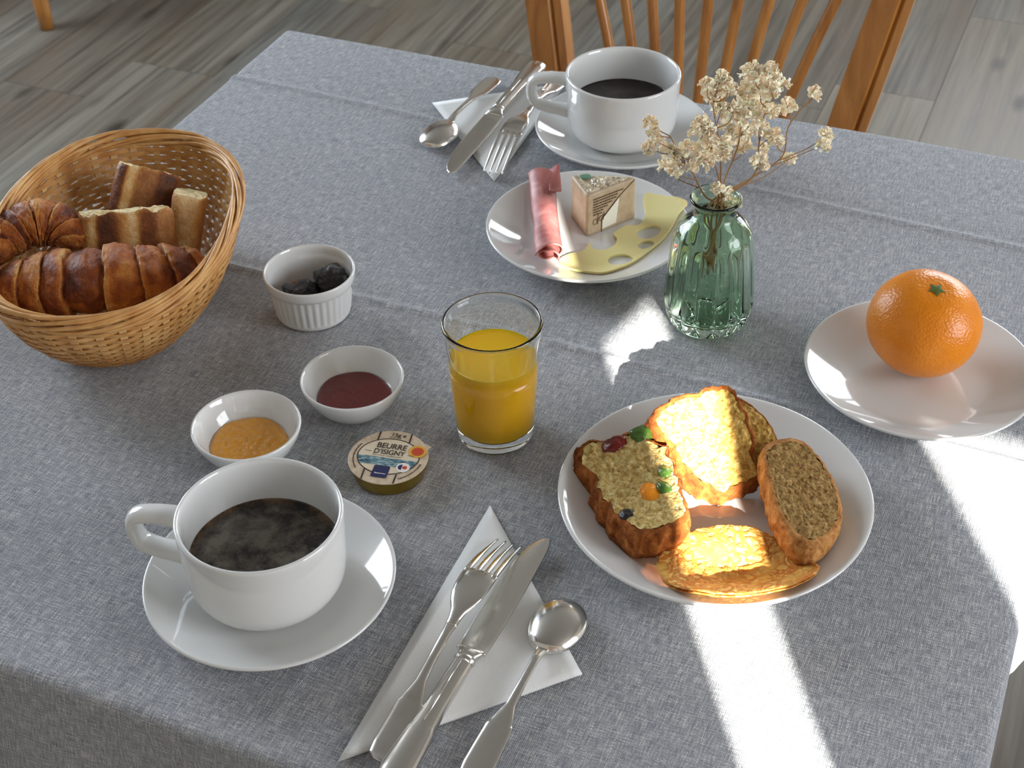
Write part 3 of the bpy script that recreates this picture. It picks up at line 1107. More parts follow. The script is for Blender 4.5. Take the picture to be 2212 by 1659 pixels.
# ================================================================== slabs of cake and bread
def puck(thingname, label, cat, pts, thick, mats, amp=0.0006, fr=420, edge=0.004, crust_t=0.90, bulge=0.0, outn=120, seed=0.0, back=None, wob=0.0012, dome=0.0, group=None, rings=30):
    """a slice: crumb face bounded by an outline in space, a crust round the side, and a back face."""
    P = catmull([Vector(p) / 1000 for p in pts], outn, True)
    cen = sum(P, Vector()) / outn
    nrm = Vector()
    for i in range(outn):
        nrm += (P[i] - cen).cross(P[(i + 1) % outn] - cen)
    nrm.normalize()
    if nrm.z < 0:
        nrm = -nrm
        P.reverse()
    bk = -nrm if back is None else Vector(back).normalized()
    for i in range(outn):
        d = (P[i] - cen)
        P[i] = P[i] + d.normalized() * wob * fbm(P[i] + Vector((seed, 0, 0)), 130, 4)
    base = min((p + bk * thick).z for p in P)
    t = thing(thingname, label, cat, (cen.x, cen.y, min(base, cen.z)), 0, group)
    org = Vector(t.location)
    Vc, Fc, rows = [], [], []
    for i in range(rings + 1):
        s = i / rings * crust_t
        row = []
        for p in P:
            q = cen.lerp(p, s)
            dz = amp * fbm(q + Vector((seed, 1, 0)), fr, 4) + amp * 0.8 * (abs(fbm(q + Vector((0, seed, 2)), fr * 0.45, 2)) - 0.25)
            dz += dome * (1 - s * s)
            row.append(len(Vc))
            Vc.append(q + nrm * dz - org)
        rows.append(row)
    for a, b in zip(rows[:-1], rows[1:]):
        for j in range(outn):
            k = (j + 1) % outn
            Fc.append((a[j], b[j], b[k], a[k]))
    make('crumb', Vc, Fc, mats[0], t)
    Vs, Fs, rows = [], [], []
    prof = [(crust_t, -0.0002), (0.5 * (1 + crust_t), 0.0), (0.985, edge * 0.25 / thick)] + [(1.0 + bulge * math.sin(PI * k / 6), edge / thick + (1 - 2 * edge / thick) * k / 6) for k in range(7)] + [(0.97, 0.97), (0.85, 1.0), (0.4, 1.0), (0.0, 1.0)]
    for (s, dd) in prof:
        row = []
        for p in P:
            q = cen + (p - cen) * s + bk * (dd * thick)
            q = q + (p - cen).normalized() * amp * 0.9 * fbm(q + Vector((seed, 3, 0)), 300, 3) * (0 if s < 0.5 else 1)
            rq = math.hypot(q.x - PFD[0], q.y - PFD[1])
            lim = ZT + plate_top(RFD, HFD, WFD, min(rq, RFD * 0.985)) + 0.0004
            if q.z < lim and dd > 0.05:
                q.z = lim
            row.append(len(Vs))
            Vs.append(q - org)
        rows.append(row)
    for a, b in zip(rows[:-1], rows[1:]):
        for j in range(outn):
            k = (j + 1) % outn
            Fs.append((a[j], b[j], b[k], a[k]))
    make('crust', Vs, Fs, mats[1], t)
    return t, cen, nrm


def crumb_mat(name, c0, c1, c2, scale=260, bs=0.6, sss=0.15):
    m = M(name, c1, 0.85, spec=0.15, Subsurface_Weight=sss, Subsurface_Scale=0.006)
    g = N(m)
    c = g.coord('Object')
    nz = g.noise(c, scale, 4, 0.65, 0.4)
    g.color(g.ramp(nz, [(0.30, c0), (0.52, c1), (0.75, c2)]))
    g.bump(g.math('ADD', nz, g.math('MULTIPLY', g.voro(c, scale * 1.6, 'SMOOTH_F1'), 0.7)), min(1.0, bs * 1.5), 0.0030)
    return m


m_crumbY = crumb_mat('yellow_sponge_crumb', s2l(150, 104, 40), s2l(214, 176, 94), s2l(240, 216, 146))
m_crumbF = crumb_mat('fruit_cake_crumb', s2l(158, 120, 58), s2l(220, 192, 124), s2l(242, 226, 172))
m_crustC = crumb_mat('brown_cake_crust', s2l(92, 46, 18), s2l(142, 80, 34), s2l(178, 114, 58), 120, 0.4, 0.08)
m_crumbT = crumb_mat('toasted_rusk_crumb', s2l(104, 72, 34), s2l(166, 132, 78), s2l(204, 174, 118), 300, 1.0, 0.05)
m_crustT = crumb_mat('golden_rusk_crust', s2l(128, 80, 38), s2l(176, 124, 70), s2l(204, 158, 102), 160, 0.4, 0.05)

cake = [(153.3, -102.6, 790.1), (160.5, -92.2, 795.8), (175.2, -80.6, 800.2), (190.8, -71.4, 802.5), (200.0, -70.9, 800.2), (208.8, -76.3, 793.6), (214.6, -84.1, 786.0), (222.0, -96.1, 774.6), (229.7, -106.5, 764.1), (219.3, -116.6, 759.4), (209.6, -124.1, 756.5), (198.5, -123.6, 760.3), (186.3, -119.9, 767.0), (173.2, -114.0, 775.5), (162.2, -109.6, 782.2)]
puck('cake_slice', 'bright yellow cake slice leaning up in the sunlight', 'cake', cake, 0.015, (m_crumbY, m_crustC), 0.0011, 330, 0.003, 0.89, seed=1.0, wob=0.0030, back=(-0.34, 0.05, -0.94), group='yellow cake slices')
cake2 = [(195.8, -58.0, 785.0), (207.9, -59.9, 783.7), (220.6, -65.9, 778.8), (231.0, -72.8, 772.9), (236.9, -84.8, 765.6), (238.6, -96.5, 759.0), (230.3, -99.7, 758.2), (215.3, -91.9, 765.6), (203.8, -76.8, 775.3)]
puck('cake_slice', 'brown-crusted cake slice tucked behind the sunlit slice', 'cake', cake2, 0.012, (m_crumbY, m_crustC), 0.0006, 330, 0.003, 0.90, seed=4.0, back=(-0.1, 0.5, -0.86), group='yellow cake slices')
fruit = [(112.0, -122.4, 769.5), (117.0, -116.0, 771.2), (128.2, -115.1, 773.9), (142.5, -106.3, 777.3), (156.6, -111.2, 779.8), (169.0, -116.3, 781.9), (184.3, -140.3, 783.5), (196.9, -161.5, 784.7), (203.9, -177.2, 785.4), (197.4, -185.5, 783.2), (189.5, -191.8, 781.0), (177.4, -194.4, 778.2), (162.6, -185.5, 775.8), (147.6, -172.7, 773.6), (135.1, -157.8, 772.2), (130.5, -151.3, 771.8), (118.0, -138.8, 770.2)]
tf, _, _ = puck('fruit_cake_slice', 'fruit cake slice studded with red, green and orange candied fruit', 'cake', fruit, 0.0230, (m_crumbF, m_crustC), 0.0014, 300, 0.005, 0.91, 0.03, seed=7.0, back=(-0.10, -0.05, -0.99), wob=0.0034, rings=34)
m_red = M('red_candied_cherry', s2l(104, 22, 14), 0.2, Subsurface_Weight=0.2, Subsurface_Scale=0.003)
m_grn = M('green_candied_fruit', s2l(72, 104, 40), 0.22, Subsurface_Weight=0.3, Subsurface_Scale=0.003)
m_ora = M('orange_candied_peel', s2l(226, 140, 24), 0.22, Subsurface_Weight=0.3, Subsurface_Scale=0.004)
m_rai = M('black_raisin', s2l(30, 22, 24), 0.4)
for nm_, p, rad, mt, s_ in (('candied_cherry', (136.3, -121.8, 774.0), (0.0092, 0.0078, 0.0042), m_red, 1.0), ('candied_fruit', (150.2, -109.0, 777.5), (0.0078, 0.0075, 0.0060), m_grn, 2.0),
                           ('candied_peel', (174.5, -160.5, 779.6), (0.0085, 0.0080, 0.0034), m_ora, 3.0), ('candied_fruit', (180.3, -155.0, 781.0), (0.0050, 0.0070, 0.0034), m_grn, 4.0),
                           ('candied_fruit', (176.0, -141.0, 782.0), (0.0055, 0.0042, 0.0026), m_grn, 5.0), ('raisin', (165.0, -180.5, 776.2), (0.0050, 0.0048, 0.0026), m_rai, 6.0)):
    lump(nm_, Vector(p) / 1000 - Vector(tf.location), rad, mt, (0, -0.2, s_), 0.24, 1.1, s_, 4, tf)
toast = [(226.7, -93.6, 781.9), (232.2, -82.2, 780.2), (238.4, -76.5, 778.8), (247.2, -74.7, 777.0), (257.8, -80.4, 775.2), (270.3, -94.6, 773.5), (280.4, -112.1, 772.3), (285.5, -127.5, 772.0), (286.2, -143.0, 772.6), (282.5, -157.5, 774.1), (275.8, -165.4, 775.8), (267.4, -165.7, 777.6), (255.0, -154.5, 779.5), (244.3, -138.4, 780.8), (234.7, -118.4, 781.6), (229.1, -104.7, 782.0)]
puck('toast_slice', 'oval slice of toasted brown bread leaning on the cake', 'toast', toast, 0.0165, (m_crumbT, m_crustT), 0.0010, 360, 0.004, 0.88, 0.02, seed=11.0, back=(-0.12, -0.25, -0.95), wob=0.0012)

# pancake
m_pan = M('golden_pancake', s2l(226, 178, 92), 0.6, spec=0.3, Subsurface_Weight=0.2, Subsurface_Scale=0.004)
g = N(m_pan)
c_ = g.coord('Object')
wp = g.noise(c_, 90, 2)
vmx = g.new('ShaderNodeVectorMath', operation='MULTIPLY_ADD')
vmx.inputs[1].default_value = (0.016, 0.016, 0.016)
cw = g.new('ShaderNodeTexNoise')
cw.inputs['Scale'].default_value = 110
cw.inputs['Detail'].default_value = 3
g.link(c_, cw.inputs['Vector'])
g.link(cw.outputs['Color'], vmx.inputs[0])
g.link(c_, vmx.inputs[2])
cells = g.voro(vmx.outputs[0], 165, 'DISTANCE_TO_EDGE')
lace = g.ramp(cells, [(0.0, (1, 1, 1)), (0.10, (0.8, 0.8, 0.8)), (0.26, (0, 0, 0))])
lace2 = g.mix(1.0, lace, g.ramp(g.noise(c_, 70, 3), [(0.30, (0.1, 0.1, 0.1)), (0.55, (1, 1, 1))]), 'MULTIPLY')
pcol = g.ramp(g.noise(c_, 60, 3), [(0.35, s2l(206, 156, 72)), (0.65, s2l(226, 186, 104))])
g.color(g.mix(lace2, pcol, s2l(182, 106, 34)))
g.bump(lace2, 0.6, 0.0012)
crepe = [(192.9, -204.2), (190.7, -190.5), (194.9, -182.9), (201.6, -169.3), (213.1, -159.1), (228.5, -152.2), (242.7, -151.0), (258.2, -153.6), (272.0, -158.3), (281.7, -168.7), (281.1, -181.5), (270.1, -197.9), (256.4, -208.4), (241.8, -215.8), (223.3, -219.2), (205.8, -217.4)]
P = catmull([(x / 1000, y / 1000, 0) for x, y in crepe], 120, True)
cen = sum(P, Vector()) / 120
tp = thing('pancake', 'folded golden lacy pancake lying over the plate rim', 'pancake', (cen.x, cen.y, ZT + WFD))
sdx, sdy = math.cos(SUN_AZ), math.sin(SUN_AZ)


def crepe_z(q):
    r_ = math.hypot(q.x - PFD[0], q.y - PFD[1])
    base = plate_top(RFD, HFD, WFD, min(r_, RFD * 0.985))
    s = (q.x - cen.x) * sdx + (q.y - cen.y) * sdy          # towards the plate centre is positive
    kk_ = max(0.0, min(1.0, (s + 0.012) / 0.046))
    lift = 0.0016 + 0.0120 * kk_ * kk_ * (3 - 2 * kk_) + 0.0030 * max(0.0, min(1.0, (-s - 0.008) / 0.022))
    return base + lift + 0.0009 * fbm((q.x, q.y, 0.0), 70, 2)


for nm_, off, sc in (('under_fold', 0.0, 0.985), ('upper_fold', 0.0026, 1.0)):
    V, F, rows = [], [], []
    rings = 36
    for side in (1, 0):
        rr_ = range(rings + 1) if side else range(rings, -1, -1)
        for i in rr_:
            s = i / rings * sc
            row = []
            for p in P:
                q = cen.lerp(p, s) + (p - cen).normalized() * (0.0009 * fbm(p, 160, 3) if i > rings * 0.8 else 0)
                z = crepe_z(q) + off + (0.0018 if side else 0.0) * (1 - 0.6 * (s / sc) ** 10) + 0.00045 * fbm(q, 330, 3) * side
                row.append(len(V))
                V.append((q.x - cen.x, q.y - cen.y, z - WFD))
            rows.append(row)
    for a, b in zip(rows[:-1], rows[1:]):
        for j in range(120):
            k = (j + 1) % 120
            F.append((a[j], b[j], b[k], a[k]))
    make(nm_, V, F, m_pan, tp)

# ================================================================== cheese plate
m_ham = M('pink_cooked_ham', s2l(190, 128, 122), 0.45, Subsurface_Weight=0.2, Subsurface_Scale=0.004)
g = N(m_ham)
c_ = g.coord('Object')
g.color(g.ramp(g.noise(c_, 85, 3, 0.6, 0.6), [(0.32, s2l(160, 92, 90)), (0.55, s2l(182, 118, 114)), (0.75, s2l(202, 148, 142))]))
A, B = Vector((-0.0345, 0.1815)), Vector((0.0085, 0.0885))
L = (B - A).length
tdir = (B - A).normalized()
sdir = Vector((-tdir.y, tdir.x))
th_ = thing('ham_roll', 'rolled slice of pink ham on the cheese plate', 'ham', (A.x, A.y, ZT + WELL))
V, F = [], []
nu, nv = 40, 64
for side in (0, 1):
    for i in range(nu + 1):
        s = i / nu
        p2 = A + tdir * (L * s)
        rp = math.hypot(p2.x - PCH[0], p2.y - PCH[1])
        zb = plate_top(0.0811, 0.0195, WELL, rp) - WELL
        for j in range(nv + 1):
            tt = j / nv
            a = -0.6 + tt * TAU * 1.55
            r_ = 0.0065 + 0.0048 * tt - (0.0009 if side else 0.0)
            r_ *= 1 + 0.05 * noise.noise(Vector((s * 4, a * 0.5, 1)))
            pinch = 1 - 0.22 * math.sin(PI * s) * 0.4
            along = L * s + (0.006 * math.sin(a * 0.7 + 1.0) * (1 if s > 0.5 else 0.7) * (2 * s - 1))
            pc_ = tdir * along + sdir * (r_ * math.cos(a) * pinch * 1.08)
            V.append((pc_.x, pc_.y, zb * 0.9 + 0.0105 + r_ * math.sin(a) * pinch * 0.92))
w_ = nv + 1
o1 = (nu + 1) * w_
for i in range(nu):
    for j in range(nv):
        a = i * w_ + j
        F.append((a, a + 1, a + w_ + 1, a + w_))
        F.append((o1 + a, o1 + a + w_, o1 + a + w_ + 1, o1 + a + 1))
for i in range(nu):
    for j in (0, nv):
        a = i * w_ + j
        F.append((a, a + w_, o1 + a + w_, o1 + a) if j == 0 else (a, o1 + a, o1 + a + w_, a + w_))
for j in range(nv):
    for i in (0, nu):
        a = i * w_ + j
        F.append((a, o1 + a, o1 + a + 1, a + 1) if i == 0 else (a, a + 1, o1 + a + 1, o1 + a))
make('rolled_slice', V, F, m_ham, th_)
V, F = [], []
for i in range(9):
    for j in range(5):
        s, u = i / 8, j / 4
        p = sdir * (0.004 + 0.010 * u) + tdir * (-0.004 + 0.030 * s * (1 - 0.3 * u))
        V.append((p.x, p.y, 0.0215 + 0.007 * u * (1 - s) - 0.006 * u * s + 0.0012 * math.sin(6 * s)))
for i in range(8):
    for j in range(4):
        F.append((i * 5 + j, i * 5 + j + 1, (i + 1) * 5 + j + 1, (i + 1) * 5 + j))
fo = make('loose_flap', V, F, m_ham, th_)
fo.modifiers.new('t', 'SOLIDIFY').thickness = 0.001

# wrapped wedge of blue cheese
m_kraft = M('tan_wrapping_paper', s2l(192, 166, 130), 0.45, spec=0.5)
g = N(m_kraft)
c_ = g.coord('Object')
g.color(g.ramp(g.noise(c_, 120, 3), [(0.3, s2l(172, 150, 120)), (0.7, s2l(196, 176, 148))]))
g.bump(g.noise(c_, 160, 3), 0.25, 0.0015)
m_ink = M('brown_print', s2l(84, 60, 36), 0.6)
m_lab = M('white_paper_label', s2l(232, 230, 215), 0.6)
m_film = M('clear_film_over_blue_cheese', s2l(216, 204, 180), 0.08, Coat_Weight=1.0)
g = N(m_film)
c_ = g.coord('Object')
g.color(g.ramp(g.noise(c_, 190, 4, 0.6, 0.8), [(0.36, s2l(120, 118, 104)), (0.48, s2l(206, 186, 150)), (0.7, s2l(238, 230, 212))]))
g.bump(g.noise(c_, 240, 3, 0.6), 0.9, 0.003)
m_lgreen = M('green_print', s2l(104, 140, 118), 0.3)
Q = [Vector((0.0205, 0.1375)), Vector((0.0485, 0.1795)), Vector((-0.0035, 0.1635))]      # tip corner facing out, right, left
tw_ = thing('cheese_wedge', 'paper-wrapped wedge of blue cheese with printed label', 'cheese', (0.0205, 0.1595, ZT + WELL))
org2 = Vector((0.0205, 0.1595))
HW = 0.0385
Qr = []
for i in range(3):                                      # round the three corners of the footprint
    p, a, b = Q[i], Q[i - 1], Q[(i + 1) % 3]
    da, db = (a - p).normalized(), (b - p).normalized()
    rr_ = 0.0042
    for k in range(6):
        s = k / 5
        q = (p + da * rr_) * (1 - s) ** 2 + p * 2 * s * (1 - s) + (p + db * rr_) * s * s
        Qr.append(q - org2)
nq = len(Qr)
V, F, rows = [], [], []
for (s, z) in ((0.90, 0.0), (0.985, 0.0006), (1.0, 0.003), (0.985, 0.012), (0.98, 0.022), (0.99, HW - 0.004), (0.985, HW - 0.0012), (0.95, HW), (0.80, HW + 0.0003)):
    rows.append(list(range(len(V), len(V) + nq)))
    V += [(p.x * s, p.y * s, z) for p in Qr]
for a, b in zip(rows[:-1], rows[1:]):
    for j in range(nq):
        k = (j + 1) % nq
        F.append((a[j], a[k], b[k], b[j]))
F.append(tuple(reversed(rows[0])))
make('paper_wrap', V, F, m_kraft, tw_)
V, F, rows = [], [], []
for i in range(13):
    s = i / 12 * 0.83
    row = []
    for p in catmull([(q.x, q.y, 0) for q in Qr], 72, True):
        z = HW + 0.0004 + 0.0022 * max(0, fbm((p.x * s, p.y * s, 0), 150, 3) + 0.1) * (1 - (i / 12) ** 6)
        row.append(len(V))
        V.append((p.x * s, p.y * s, z))
    rows.append(row)
for a, b in zip(rows[:-1], rows[1:]):
    for j in range(72):
        k = (j + 1) % 72
        F.append((a[j], b[j], b[k], a[k]))
make('film_window', V, F, m_film, tw_)
lump('green_emblem', (-0.0105, 0.0030, HW + 0.0017), (0.0052, 0.0040, 0.0009), m_lgreen, (0, 0, 0.5), 0.05, 1, 0, 3, tw_)
lump('cheese_lump', (0.0015, -0.0015, HW + 0.0010), (0.0055, 0.0062, 0.0028), m_film, (0, 0, 0.5), 0.5, 2.2, 5, 4, tw_)
# print on the long face (tip corner -> right corner)
f0, f1 = Q[0] - org2, Q[1] - org2
fd = (f1 - f0).normalized()
fn = Vector((fd.y, -fd.x))


def onface(s, z, out=0.0004):
    p = f0 + fd * s + fn * out
    k = 0.99
    return (p.x * k, p.y * k, z)


V = [onface(s, z, 0.0006) for s, z in ((0.0150, 0.0030), (0.0290, 0.0040), (0.0318, 0.0270), (0.0150, 0.0125))]
make('white_label', V, [(0, 1, 2, 3)], m_lab, tw_, smooth=False)
V, F = [], []
rl = random.Random(3)
for row in range(7):
    z = 0.0325 - row * 0.0024
    s = 0.0062
    end = 0.034 - row * 0.0036
    while s < end:
        ln = rl.uniform(0.0009, 0.0028)
        b = len(V)
        V += [onface(s, z, 0.0006), onface(s + ln, z, 0.0006), onface(s + ln, z + 0.0011, 0.0006), onface(s, z + 0.0011, 0.0006)]
        F.append((b, b + 1, b + 2, b + 3))
        s += ln + 0.0005
make('printed_text', V, F, m_ink, tw_, smooth=False)
V, F = [], []
for (s0, z0, sc) in ((0.0082, 0.0120, 1.0), (0.0140, 0.0135, 0.9)):
    pts = [onface(s0 + sc * 0.0022 * math.cos(a), z0 + sc * 0.0024 * math.sin(a), 0.0006) for a in [TAU * k / 14 for k in range(15)]]
    tube_data(pts, 0.00022, 4, V, F)
    tube_data([onface(s0 + 0.0024 * sc, z0 - 0.003 * sc, 0.0006), onface(s0 + 0.003 * sc, z0 + 0.0062 * sc, 0.0006)], 0.00022, 4, V, F)
    tube_data([onface(s0 + 0.0014 * sc, z0 + 0.0028 * sc, 0.0006), onface(s0 + 0.0046 * sc, z0 + 0.0022 * sc, 0.0006)], 0.00022, 4, V, F)
make('printed_script', V, F, m_ink, tw_)
V, F = [], []
tube_data([onface(0.0146, 0.0005, 0.0006), onface(0.0150, 0.0125, 0.0006), onface(0.0335, 0.0290, 0.0006), onface(0.0470, HW - 0.001, 0.0004)], 0.00028, 5, V, F)
make('paper_seam', V, F, m_ink, tw_)

# slice of holey cheese
m_emm = M('pale_yellow_cheese', s2l(226, 214, 150), 0.35, Subsurface_Weight=0.3, Subsurface_Scale=0.006)
sl = [(48.2, 202.0), (67.2, 198.7), (85.7, 193.8), (83.6, 178.2), (83.1, 164.2), (80.4, 146.8), (74.4, 130.5), (68.9, 113.2), (62.3, 99.9), (52.7, 86.8), (40.2, 86.0), (26.8, 87.2), (16.3, 92.2), (12.8, 98.2), (15.6, 105.7), (19.5, 110.2), (24.9, 114.3), (26.4, 121.9), (25.9, 129.1), (29.5, 123.5), (35.7, 121.0), (42.7, 124.5), (46.0, 132.5), (44.8, 141.5), (39.9, 147.8), (42.9, 157.4), (46.2, 162.9), (52.9, 165.2), (56.4, 172.8), (55.0, 181.4), (50.7, 190.4)]
outl = [p.to_2d() for p in catmull([(x / 1000, y / 1000, 0) for x, y in sl], 200, True)]
holes = []
for (hx, hy, ra, rb, rot) in ((0.0655, 0.1580, 0.0098, 0.0090, 0.4), (0.0690, 0.1405, 0.0066, 0.0064, 0.2), (0.0575, 0.1140, 0.0100, 0.0084, 0.5)):
    cr, sr = math.cos(rot), math.sin(rot)
    holes.append([Vector((hx + ra * math.cos(a) * cr - rb * math.sin(a) * sr, hy + ra * math.cos(a) * sr + rb * math.sin(a) * cr)) for a in [TAU * k / 40 for k in range(40)]])


def inside(p, poly):
    c = False
    j = len(poly) - 1
    for i in range(len(poly)):
        a, b = poly[i], poly[j]
        if (a.y > p.y) != (b.y > p.y) and p.x < (b.x - a.x) * (p.y - a.y) / (b.y - a.y) + a.x:
            c = not c
        j = i
    return c


pv, pe = [], []
for lp in [outl] + holes:
    b = len(pv)
    pv += lp
    pe += [(b + i, b + (i + 1) % len(lp)) for i in range(len(lp))]
nb = len(pv)
st = 0.0028
for i in range(0, 40):
    for j in range(0, 48):
        p = Vector((0.0 + i * st + (j % 2) * st / 2, 0.08 + j * st * 0.9))
        if inside(p, outl) and not any(inside(p, h) for h in holes) and min((p - q).length for q in pv[:nb]) > 0.0012:
            pv.append(p)
res = delaunay_2d_cdt(pv, pe, [], 0, 1e-7)
dv, df = res[0], res[2]
tris = []
for f in df:
    c = (dv[f[0]] + dv[f[1]] + dv[f[2]]) / 3
    if inside(c, outl) and not any(inside(c, h) for h in holes):
        tris.append(tuple(f))


def slz(p):
    r_ = math.hypot(p.x - PCH[0], p.y - PCH[1])
    base = plate_top(0.0811, 0.0195, WELL, min(r_, 0.0795))
    soft = WELL + 0.010 * max(0, (r_ - 0.044) / 0.037) ** 1.4
    return max(base, soft) + 0.0004


TH = 0.0022
nvt = len(dv)
ts = thing('cheese_slice', 'thin yellow slice of holey cheese hanging over the plate edge', 'cheese', (0.05, 0.14, ZT + WELL))
V = [(p.x - 0.05, p.y - 0.14, slz(p) + TH - WELL) for p in dv] + [(p.x - 0.05, p.y - 0.14, slz(p) - WELL) for p in dv]
cnt = {}
for f in tris:
    for k in range(3):
        e = (f[k], f[(k + 1) % 3])
        cnt[e] = cnt.get(e, 0) + 1
F = list(tris) + [tuple(reversed([i + nvt for i in f])) for f in tris]
for (a, b) in cnt:
    if (b, a) not in cnt:
        F.append((b, a, a + nvt, b + nvt))
make('slice', V, F, m_emm, ts, smooth=False)

# ================================================================== napkins
def napkin(label, tri, rz_tip=None):
    A_, B_, C_ = [Vector((x, y)) for x, y in tri]
    cen = (A_ + B_ + C_) / 3
    t = thing('paper_napkin', label, 'napkin', (cen.x, cen.y, ZT), 0, 'white paper napkins')
    for L_ in range(4):
        sc = 1.0 - 0.012 * L_
        off = Vector((0.0006 * L_, -0.0004 * L_))
        m = 28
        V, F, ix = [], [], {}
        for i in range(m + 1):
            for j in range(m + 1 - i):
                u, v = i / m, j / m
                p = A_ * (1 - u - v) + B_ * u + C_ * v
                p = cen + (p - cen) * sc + off
                wob = 0.0005 * noise.noise(Vector((p.x * 40, p.y * 40, L_)))
                tip = max(0.0, (v - 0.90) / 0.10)
                z = 0.0002 + 0.00040 * L_ + max(0, wob) * 0.5 + (0.004 * tip * tip * (L_ + 1) / 4 if L_ else 0)
                ix[(i, j)] = len(V)
                V.append((p.x - cen.x, p.y - cen.y, z))
        for i in range(m):
            for j in range(m - i):
                F.append((ix[(i, j)], ix[(i + 1, j)], ix[(i, j + 1)]))
                if j < m - i - 1:
                    F.append((ix[(i + 1, j)], ix[(i + 1, j + 1)], ix[(i, j + 1)]))
        V2 = [(x, y, z + 0.00032) for x, y, z in V]
        o = make('paper_layer', V2, F, m_paper, t)
        md = o.modifiers.new('t', 'SOLIDIFY')
        md.thickness = 0.0003
        md.offset = 0
    return t


napkin('white paper napkin folded in a triangle next to the foamy coffee saucer', [(0.069, -0.170), (0.174, -0.280), (0.072, -0.387)])
napkin('white paper napkin folded in a triangle by the table edge near the black coffee', [(-0.092, 0.386), (-0.194, 0.306), (-0.086, 0.199)])
ZN = ZT + 0.0024


# ================================================================== cutlery (local x: from the working end to the handle end)
def handle_secs(x0, x1, z0, z1, neck=0.0027, wide=0.0098):
    L_ = x1 - x0
    return [(x0, 0, z0, 0.0036, 0.0015), (x0 + 0.10 * L_, 0, z0, neck, 0.0019), (x0 + 0.30 * L_, 0, z0 * 0.9 + z1 * 0.1, neck, 0.0019), (x0 + 0.46 * L_, 0, z0 * 0.7 + z1 * 0.3, neck + 0.0006, 0.0017),
            (x0 + 0.55 * L_, 0, z0 * 0.58 + z1 * 0.42, 0.0058, 0.0014), (x0 + 0.59 * L_, 0, z0 * 0.5 + z1 * 0.5, 0.0070, 0.0013), (x0 + 0.605 * L_, 0, z0 * 0.48 + z1 * 0.52, 0.0079, 0.0013),
            (x0 + 0.72 * L_, 0, z0 * 0.3 + z1 * 0.7, 0.0086, 0.0012), (x0 + 0.88 * L_, 0, z0 * 0.1 + z1 * 0.9, wide, 0.0012), (x0 + 0.955 * L_, 0, z1, wide * 0.93, 0.0012), (x0 + 0.99 * L_, 0, z1, wide * 0.55, 0.0011), (x0 + L_, 0, z1, wide * 0.15, 0.0008)]


def fork(label, x, y, rz, z):
    t = thing('table_fork', label, 'fork', (x, y, z), rz, 'steel table forks')

    def fz(xx):
        return 0.0014 + 0.0165 * math.sin(min(1, xx / 0.060) * PI / 2)
    head = [(0.0425, 0, fz(0.0425), 0.0107, 0.0011), (0.050, 0, fz(0.050), 0.0109, 0.0012), (0.058, 0, fz(0.058), 0.0106, 0.0013), (0.065, 0, 0.0178, 0.0098, 0.0015), (0.071, 0, 0.0172, 0.0078, 0.0018), (0.077, 0, 0.0164, 0.0050, 0.0021), (0.083, 0, 0.0156, 0.0037, 0.0021), (0.088, 0, 0.0150, 0.0034, 0.0021)]
    loft('head', dense(head, 30), m_steel, t)
    loft('handle', dense(handle_secs(0.085, 0.181, 0.0152, 0.0024), 60), m_steel, t)
    for k in range(4):
        yc = (k - 1.5) * 0.0058
        secs = []
        for i in range(16):
            s = i / 15
            xx = 0.046 * s
            hw = 0.0006 + 0.0014 * min(1, s * 1.6)
            secs.append((xx, yc * (0.94 + 0.06 * s), fz(xx), hw, 0.0007 + 0.0005 * s))
        loft('tine', secs, m_steel, t, 10)
    return t


def knife(label, x, y, rz, z, flip=1):
    t = thing('table_knife', label, 'knife', (x, y, z), rz, 'steel table knives')
    bl = [(0.0, 0.0042 * flip, 0.0026, 0.0012, 0.0004), (0.003, 0.0036 * flip, 0.0026, 0.0040, 0.0006), (0.010, 0.0022 * flip, 0.0026, 0.0064, 0.0007), (0.025, 0.0006 * flip, 0.0027, 0.0085, 0.0008), (0.045, 0, 0.0028, 0.0096, 0.0009),
          (0.075, 0, 0.0030, 0.0098, 0.0010), (0.096, 0, 0.0034, 0.0095, 0.0012), (0.1035, 0, 0.0040, 0.0092, 0.0016)]
    loft('blade', dense(bl, 44), m_blade, t, 16, 2.2)
    bo = [(0.102, 0, 0.0042, 0.0088, 0.0020), (0.1045, 0, 0.0048, 0.0080, 0.0034), (0.108, 0, 0.0050, 0.0066, 0.0044), (0.1105, 0, 0.0050, 0.0060, 0.0046), (0.112, 0, 0.0050, 0.0068, 0.0050), (0.1140, 0, 0.0050, 0.0062, 0.0046)]
    loft('bolster', dense(bo, 22), m_steel, t, 18, 2.1)
    ha = [(0.1135, 0, 0.0050, 0.0060, 0.0046), (0.130, 0, 0.0052, 0.0064, 0.0048), (0.150, 0, 0.0054, 0.0068, 0.0050), (0.165, 0, 0.0054, 0.0074, 0.0050), (0.168, 0, 0.0054, 0.0084, 0.0050), (0.180, 0, 0.0054, 0.0092, 0.0051), (0.197, 0, 0.0054, 0.0100, 0.0052), (0.204, 0, 0.0054, 0.0094, 0.0048), (0.2075, 0, 0.0054, 0.0060, 0.0030), (0.2085, 0, 0.0054, 0.0015, 0.0008)]
    loft('handle', dense(ha, 60), m_steel, t, 20, 2.2)
    V, F = [], []
    tube_data([(0.116, 0.0, 0.0095), (0.140, 0.0, 0.0100), (0.163, 0.0, 0.0103)], [0.0005, 0.0008, 0.0006], 6, V, F)
    make('handle_ridge', V, F, m_steel, t)
    return t


